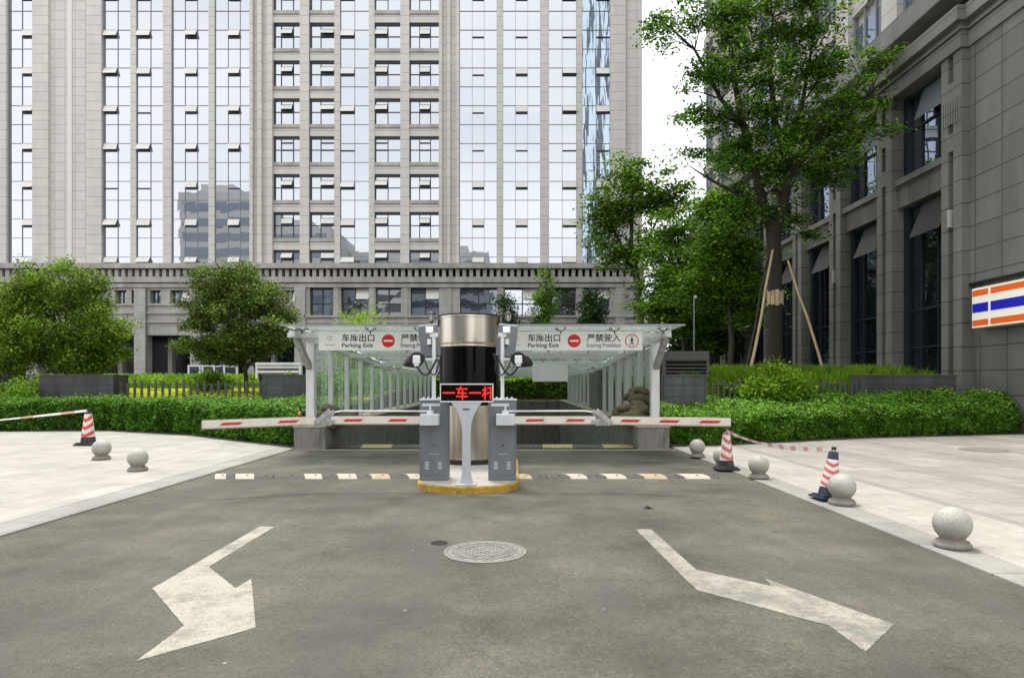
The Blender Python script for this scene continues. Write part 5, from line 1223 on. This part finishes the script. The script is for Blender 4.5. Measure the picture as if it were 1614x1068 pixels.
# two round-headed trees on the left
y = 24.5; bx = XP(108, y); zb = tz(y)
tree('round_tree', 'broad round headed tree at the left edge behind the dark granite wall', 'tree', (bx, y, zb), [(bx,y,zb-.2),(bx+.02,y,zb+.7),(bx-.05,y,zb+1.1),(bx-.1,y,zb+2.2),(bx-.1,y,zb+3.4)],
     [(XP(88,y), y, ZY(500,y)-.1, 2.4, 2.2, 1.95, 5), (XP(25,y), y, ZY(535,y), 1.8, 1.6, 1.8, 2.4), (XP(130,y), y, ZY(560,y), 1.8, 1.5, .7, 1.3), (XP(165,y), y, ZY(535,y), .9, 1.1, .85, .8), (XP(90,y), y, ZY(455,y), 1.8, 1.7, 1.15, 2)],
     300, 270, .052, 'leaf_round', 'bark', (.21, .21, .14), shell=.45, trad=[.13,.11,.10,.07,.03],
     limbs=[([(bx,y,zb+.8),(bx-.7,y+.1,zb+1.6),(bx-1.5,y,zb+2.5)],[.08,.06,.03]), ([(bx,y,zb+.8),(bx+.6,y-.2,zb+1.5),(bx+1.3,y-.2,zb+2.5)],[.08,.06,.03]), ([(bx,y,zb+1),(bx+.1,y-.5,zb+1.9),(bx+.3,y-.9,zb+3)],[.07,.05,.03])], seed=21)
y = 26; bx = XP(387, y); zb = tz(y)
tree('round_tree', 'round headed tree with bare trunk between the picket fence and the canopy', 'tree', (bx, y, zb), [(bx+.05,y,zb-.2),(bx+.02,y,zb+.5),(bx-.02,y,zb+1.2),(bx-.15,y,zb+2.3),(bx-.2,y,zb+3.6)],
     [(XP(374,y), y, ZY(497,y), 2.35, 2.1, 2.05, 6), (XP(372,y), y, ZY(455,y), 1.75, 1.6, 1.15, 2), (XP(362,y), y, ZY(548,y), 1.9, 1.7, .75, 1.8), (XP(440,y), y, ZY(520,y), .9, 1, .8, .7)],
     290, 270, .050, 'leaf_round2', 'bark', (.19, .19, .13), shell=.45, trad=[.10,.085,.08,.06,.03],
     limbs=[([(bx,y,zb+1.0),(bx-.6,y+.1,zb+1.7),(bx-1.3,y,zb+2.6)],[.06,.05,.03]), ([(bx,y,zb+1.0),(bx+.5,y-.1,zb+1.7),(bx+1.0,y-.2,zb+2.8)],[.06,.05,.03])], seed=22)
# dark conifers behind the canopy; last two added to hide bright sky
for i, (px, yy, top, wd, lab) in enumerate(((800,46,463,1.6,'short dark tree just right of the booth top'),(861,47,424,1.6,'pointed dark tree rising behind the right banner'),(932,45,444,2.0,'broad dark tree at the right end of the canopy roof'),(1062,50,440,3.2,'added dark tree hiding bright sky behind the slender light leaved tree'),(1118,52,420,3.4,'added dark tree hiding bright sky in the gap between the buildings'))):
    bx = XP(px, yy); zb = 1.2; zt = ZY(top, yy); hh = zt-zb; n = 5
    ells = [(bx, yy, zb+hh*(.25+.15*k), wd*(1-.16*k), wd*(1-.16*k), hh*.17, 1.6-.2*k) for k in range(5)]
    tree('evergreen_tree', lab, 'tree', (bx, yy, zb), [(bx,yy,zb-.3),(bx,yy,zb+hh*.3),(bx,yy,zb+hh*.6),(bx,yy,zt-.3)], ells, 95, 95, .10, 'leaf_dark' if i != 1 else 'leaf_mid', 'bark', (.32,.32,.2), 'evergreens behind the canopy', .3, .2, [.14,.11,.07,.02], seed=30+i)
# medium tree in front of the tower's right corner
y = 36; bx = XP(1003, y); zb = 1.8
tree('slender_tree', 'slender light leaved tree in front of the right corner of the tower', 'tree', (bx, y, zb), [(bx+.3,y,zb-.3),(bx+.25,y,ZY(500,y)),(bx+.05,y,ZY(440,y)),(bx-.3,y,ZY(380,y)),(bx-.2,y,ZY(300,y)),(bx,y,ZY(260,y))],
     [(XP(1000,y), y, ZY(300,y), 2.6, 2.2, 1.9, 3), (XP(955,y), y, ZY(350,y), 1.5, 1.5, 1.5, 1.5), (XP(1050,y), y, ZY(320,y), 1.7, 1.7, 1.4, 1.5), (XP(975,y), y, ZY(405,y), 1.3, 1.2, 1.1, 1.1), (XP(1030,y), y, ZY(385,y), 1.4, 1.4, 1.3, 1)],
     170, 88, .115, 'leaf_mid', 'bark', (.42,.42,.16), None, .25, .9, [.22,.20,.17,.12,.07,.03],
     limbs=[([(bx+.1,y,ZY(450,y)),(bx-.6,y,ZY(400,y)),(bx-1.6,y,ZY(345,y)),(bx-2.2,y,ZY(310,y))],[.12,.09,.06,.03]), ([(bx-.1,y,ZY(420,y)),(bx+.8,y,ZY(370,y)),(bx+1.6,y,ZY(320,y))],[.11,.08,.04])], brr=.03, seed=41)
# dense group
for i, (px, yy, ells_px, lab, mt) in enumerate(((1075, 31, [(1080,430,75,55,3),(1060,370,50,45,2),(1050,490,50,50,2),(1110,500,60,45,2)], 'dense layered tree right behind the end of the canopy roof', 'leaf_mid'),
                                  (1150, 27.5, [(1150,400,60,60,3),(1135,330,45,40,2),(1165,470,50,50,2),(1120,450,45,45,2)], 'dense layered tree beside the trunk of the propped tree', 'leaf_mid'),
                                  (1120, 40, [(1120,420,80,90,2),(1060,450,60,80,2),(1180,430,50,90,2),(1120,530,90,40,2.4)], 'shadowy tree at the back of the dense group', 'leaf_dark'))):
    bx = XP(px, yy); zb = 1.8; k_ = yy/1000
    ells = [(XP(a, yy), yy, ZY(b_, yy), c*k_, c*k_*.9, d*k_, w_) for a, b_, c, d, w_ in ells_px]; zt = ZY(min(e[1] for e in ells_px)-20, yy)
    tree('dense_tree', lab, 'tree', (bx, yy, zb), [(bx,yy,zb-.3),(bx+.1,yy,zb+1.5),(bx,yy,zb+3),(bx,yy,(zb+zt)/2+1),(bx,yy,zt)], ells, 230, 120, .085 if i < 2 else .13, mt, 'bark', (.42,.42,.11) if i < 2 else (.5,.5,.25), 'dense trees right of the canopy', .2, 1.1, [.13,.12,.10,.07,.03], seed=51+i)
for i, (px, yy) in enumerate(((1157, 25.5), (1092, 27), (1068, 33))):
    pass
# tall propped tree
y = 24; bx = XP(1222, y); zb = tz(y, False)
k_ = y/1000
E = [(1190,60,80,70,2.4),(1130,30,70,45,1.6),(1262,40,62,50,2.2),(1120,130,60,45,1.2),(1200,170,85,60,2.6),(1290,110,65,50,1.8),(1290,210,80,45,2.2),(1220,260,90,45,2.4),(1150,250,70,50,1.6),(1040,45,45,35,.7),(1310,270,60,35,1.2),
     (1170,330,70,40,1.3),(1330,165,50,28,.7),(1250,330,55,30,1.0),(1385,100,42,14,.28),(1395,150,45,10,.25),(1350,240,60,12,.6),(1100,190,40,30,.5),(1200,-40,120,60,2.5),(1290,370,30,20,.4),(1380,215,35,8,.2),(1092,242,26,9,.3),(1420,92,28,8,.15)]
ells = [(XP(a, y), y+rng.uniform(-.5,.5), ZY(b_, y), c*k_, c*k_*.95, d*k_, w_) for a, b_, c, d, w_ in E]
P2 = lambda px, py, dy=0: (XP(px, y), y+dy, ZY(py, y))
tree('propped_tree', 'tall spreading tree with thick trunk held by wooden poles', 'tree', (bx, y, zb), [(bx,y,zb-.3),P2(1222,560),P2(1222,480),P2(1221,400),P2(1218,360),P2(1205,330),P2(1190,270),P2(1172,200),P2(1158,130),P2(1150,60),P2(1135,-20)],
     ells, 410, 130, .072, 'leaf_big', 'bark_big', (.30,.30,.085), None, .2, 1.1, [.29,.265,.25,.26,.25,.19,.145,.12,.10,.08,.04],
     limbs=[([P2(1221,365),P2(1232,320,-.2),P2(1240,270,-.3),P2(1215,200,-.4),P2(1205,120,-.5),P2(1210,40,-.5)],[.24,.18,.15,.12,.08,.04]),
            ([P2(1235,290,-.2),P2(1270,240,-.6),P2(1310,200,-.8),P2(1350,170,-.9),P2(1390,158,-1)],[.12,.09,.06,.04,.015]),
            ([P2(1172,200,.0),P2(1140,150,.3),P2(1100,70,.4),P2(1060,30,.5),P2(1010,20,.6)],[.11,.08,.05,.035,.015]),
            ([P2(1210,330,0),P2(1170,300,.5),P2(1130,270,.9),P2(1095,245,1)],[.12,.08,.05,.015]),
            ([P2(1225,250,-.3),P2(1270,160,.3),P2(1290,60,.5),P2(1300,-20,.5)],[.11,.08,.05,.03])], brr=.02, seed=61)
sb = MB()
for k in range(11):
    a = 2*math.pi*k/11; rr0 = .275; sb.obox((bx+rr0*math.cos(a), y+rr0*math.sin(a), ZY(470,y)), Vector((-math.sin(a), math.cos(a), 0))*.07, Vector((math.cos(a), math.sin(a), 0))*.02, (0,0,.24+.03*(k % 3)))
tag(sb.build('trunk_splints', M['pole_wood'], loc=(bx, y, ZY(485,y)), bevel=.01), 'ring of pale wooden splints bound round the thick tree trunk', 'splints')
for a, b_, dy, lab, r_, mt in (((1214,396),(1179,582),-.6,'pale straight pole propping the left of the thick trunk',.055,'pole_wood'),((1237,412),(1302,588),-.9,'bent brown pole propping the right of the thick trunk',.05,'pole_wood'),((1212,410),(1172,575),.9,'dark pole just behind the pale left prop',.045,'bark')):
    p0 = Vector(P2(*a, -.25 if dy < 0 else .2)); yb_ = y+dy; p1 = Vector((XP(b_[0], yb_), yb_, tz(yb_, False)-.1)); mid = (p0+p1)/2+Vector((.05,0,.03))
    mb = MB(); mb.tube([p0, p0*.7+p1*.3, mid, p0*.22+p1*.78+Vector((.04,0,0)), p1], [r_*.75, r_*.85, r_*.95, r_, r_*1.05], 10); tag(mb.build('support_pole', M[mt], loc=tuple(p1), smooth=True), lab, 'support pole', 'poles propping the tall tree')
# thin lamp pole near the right vent
t_ = thing('lamp_pole', 'thin grey pole with small lamp behind the right granite wall', 'lamp', (XP(1094,23), 23, 1.7)); x = XP(1094,23)
mb = MB(); mb.tube([(x,23,1.4),(x,23,ZY(470,23))], .022, 10); mb.build('pole', M['cabinet'], t_)
mb = MB(); mb.obox((x+.03,22.95,ZY(468,23)), (.05,0,0), (0,.04,0), (0,0,.05)); mb.build('lamp_head', M['hinge'], t_, bevel=.01)
# hanging twig shadows are real branches over the left end of the canopy
t_ = thing('creeper', 'small leafy creeper hanging over the left corner of the canopy', 'creeper', (-4.7, 13.6, 2.8))
mb = MB(); pts = [(-5.4,13.9,2.9),(-5.0,13.7,2.78),(-4.7,13.5,2.72),(-4.45,13.4,2.66)]; mb.tube(pts, [.012,.01,.008,.004], 5); mb.build('stem', M['bark'], t_)
cc = np.concatenate([np.array(Vector(a_)*(1-f)+Vector(b_)*f)+npr.normal(size=(26,3))*.055 for a_, b_ in zip(pts, pts[1:]) for f in (0,.33,.66)]); leaf_obj('leaves', cc, M['leaf_round2'], .04, t_, up=.3)
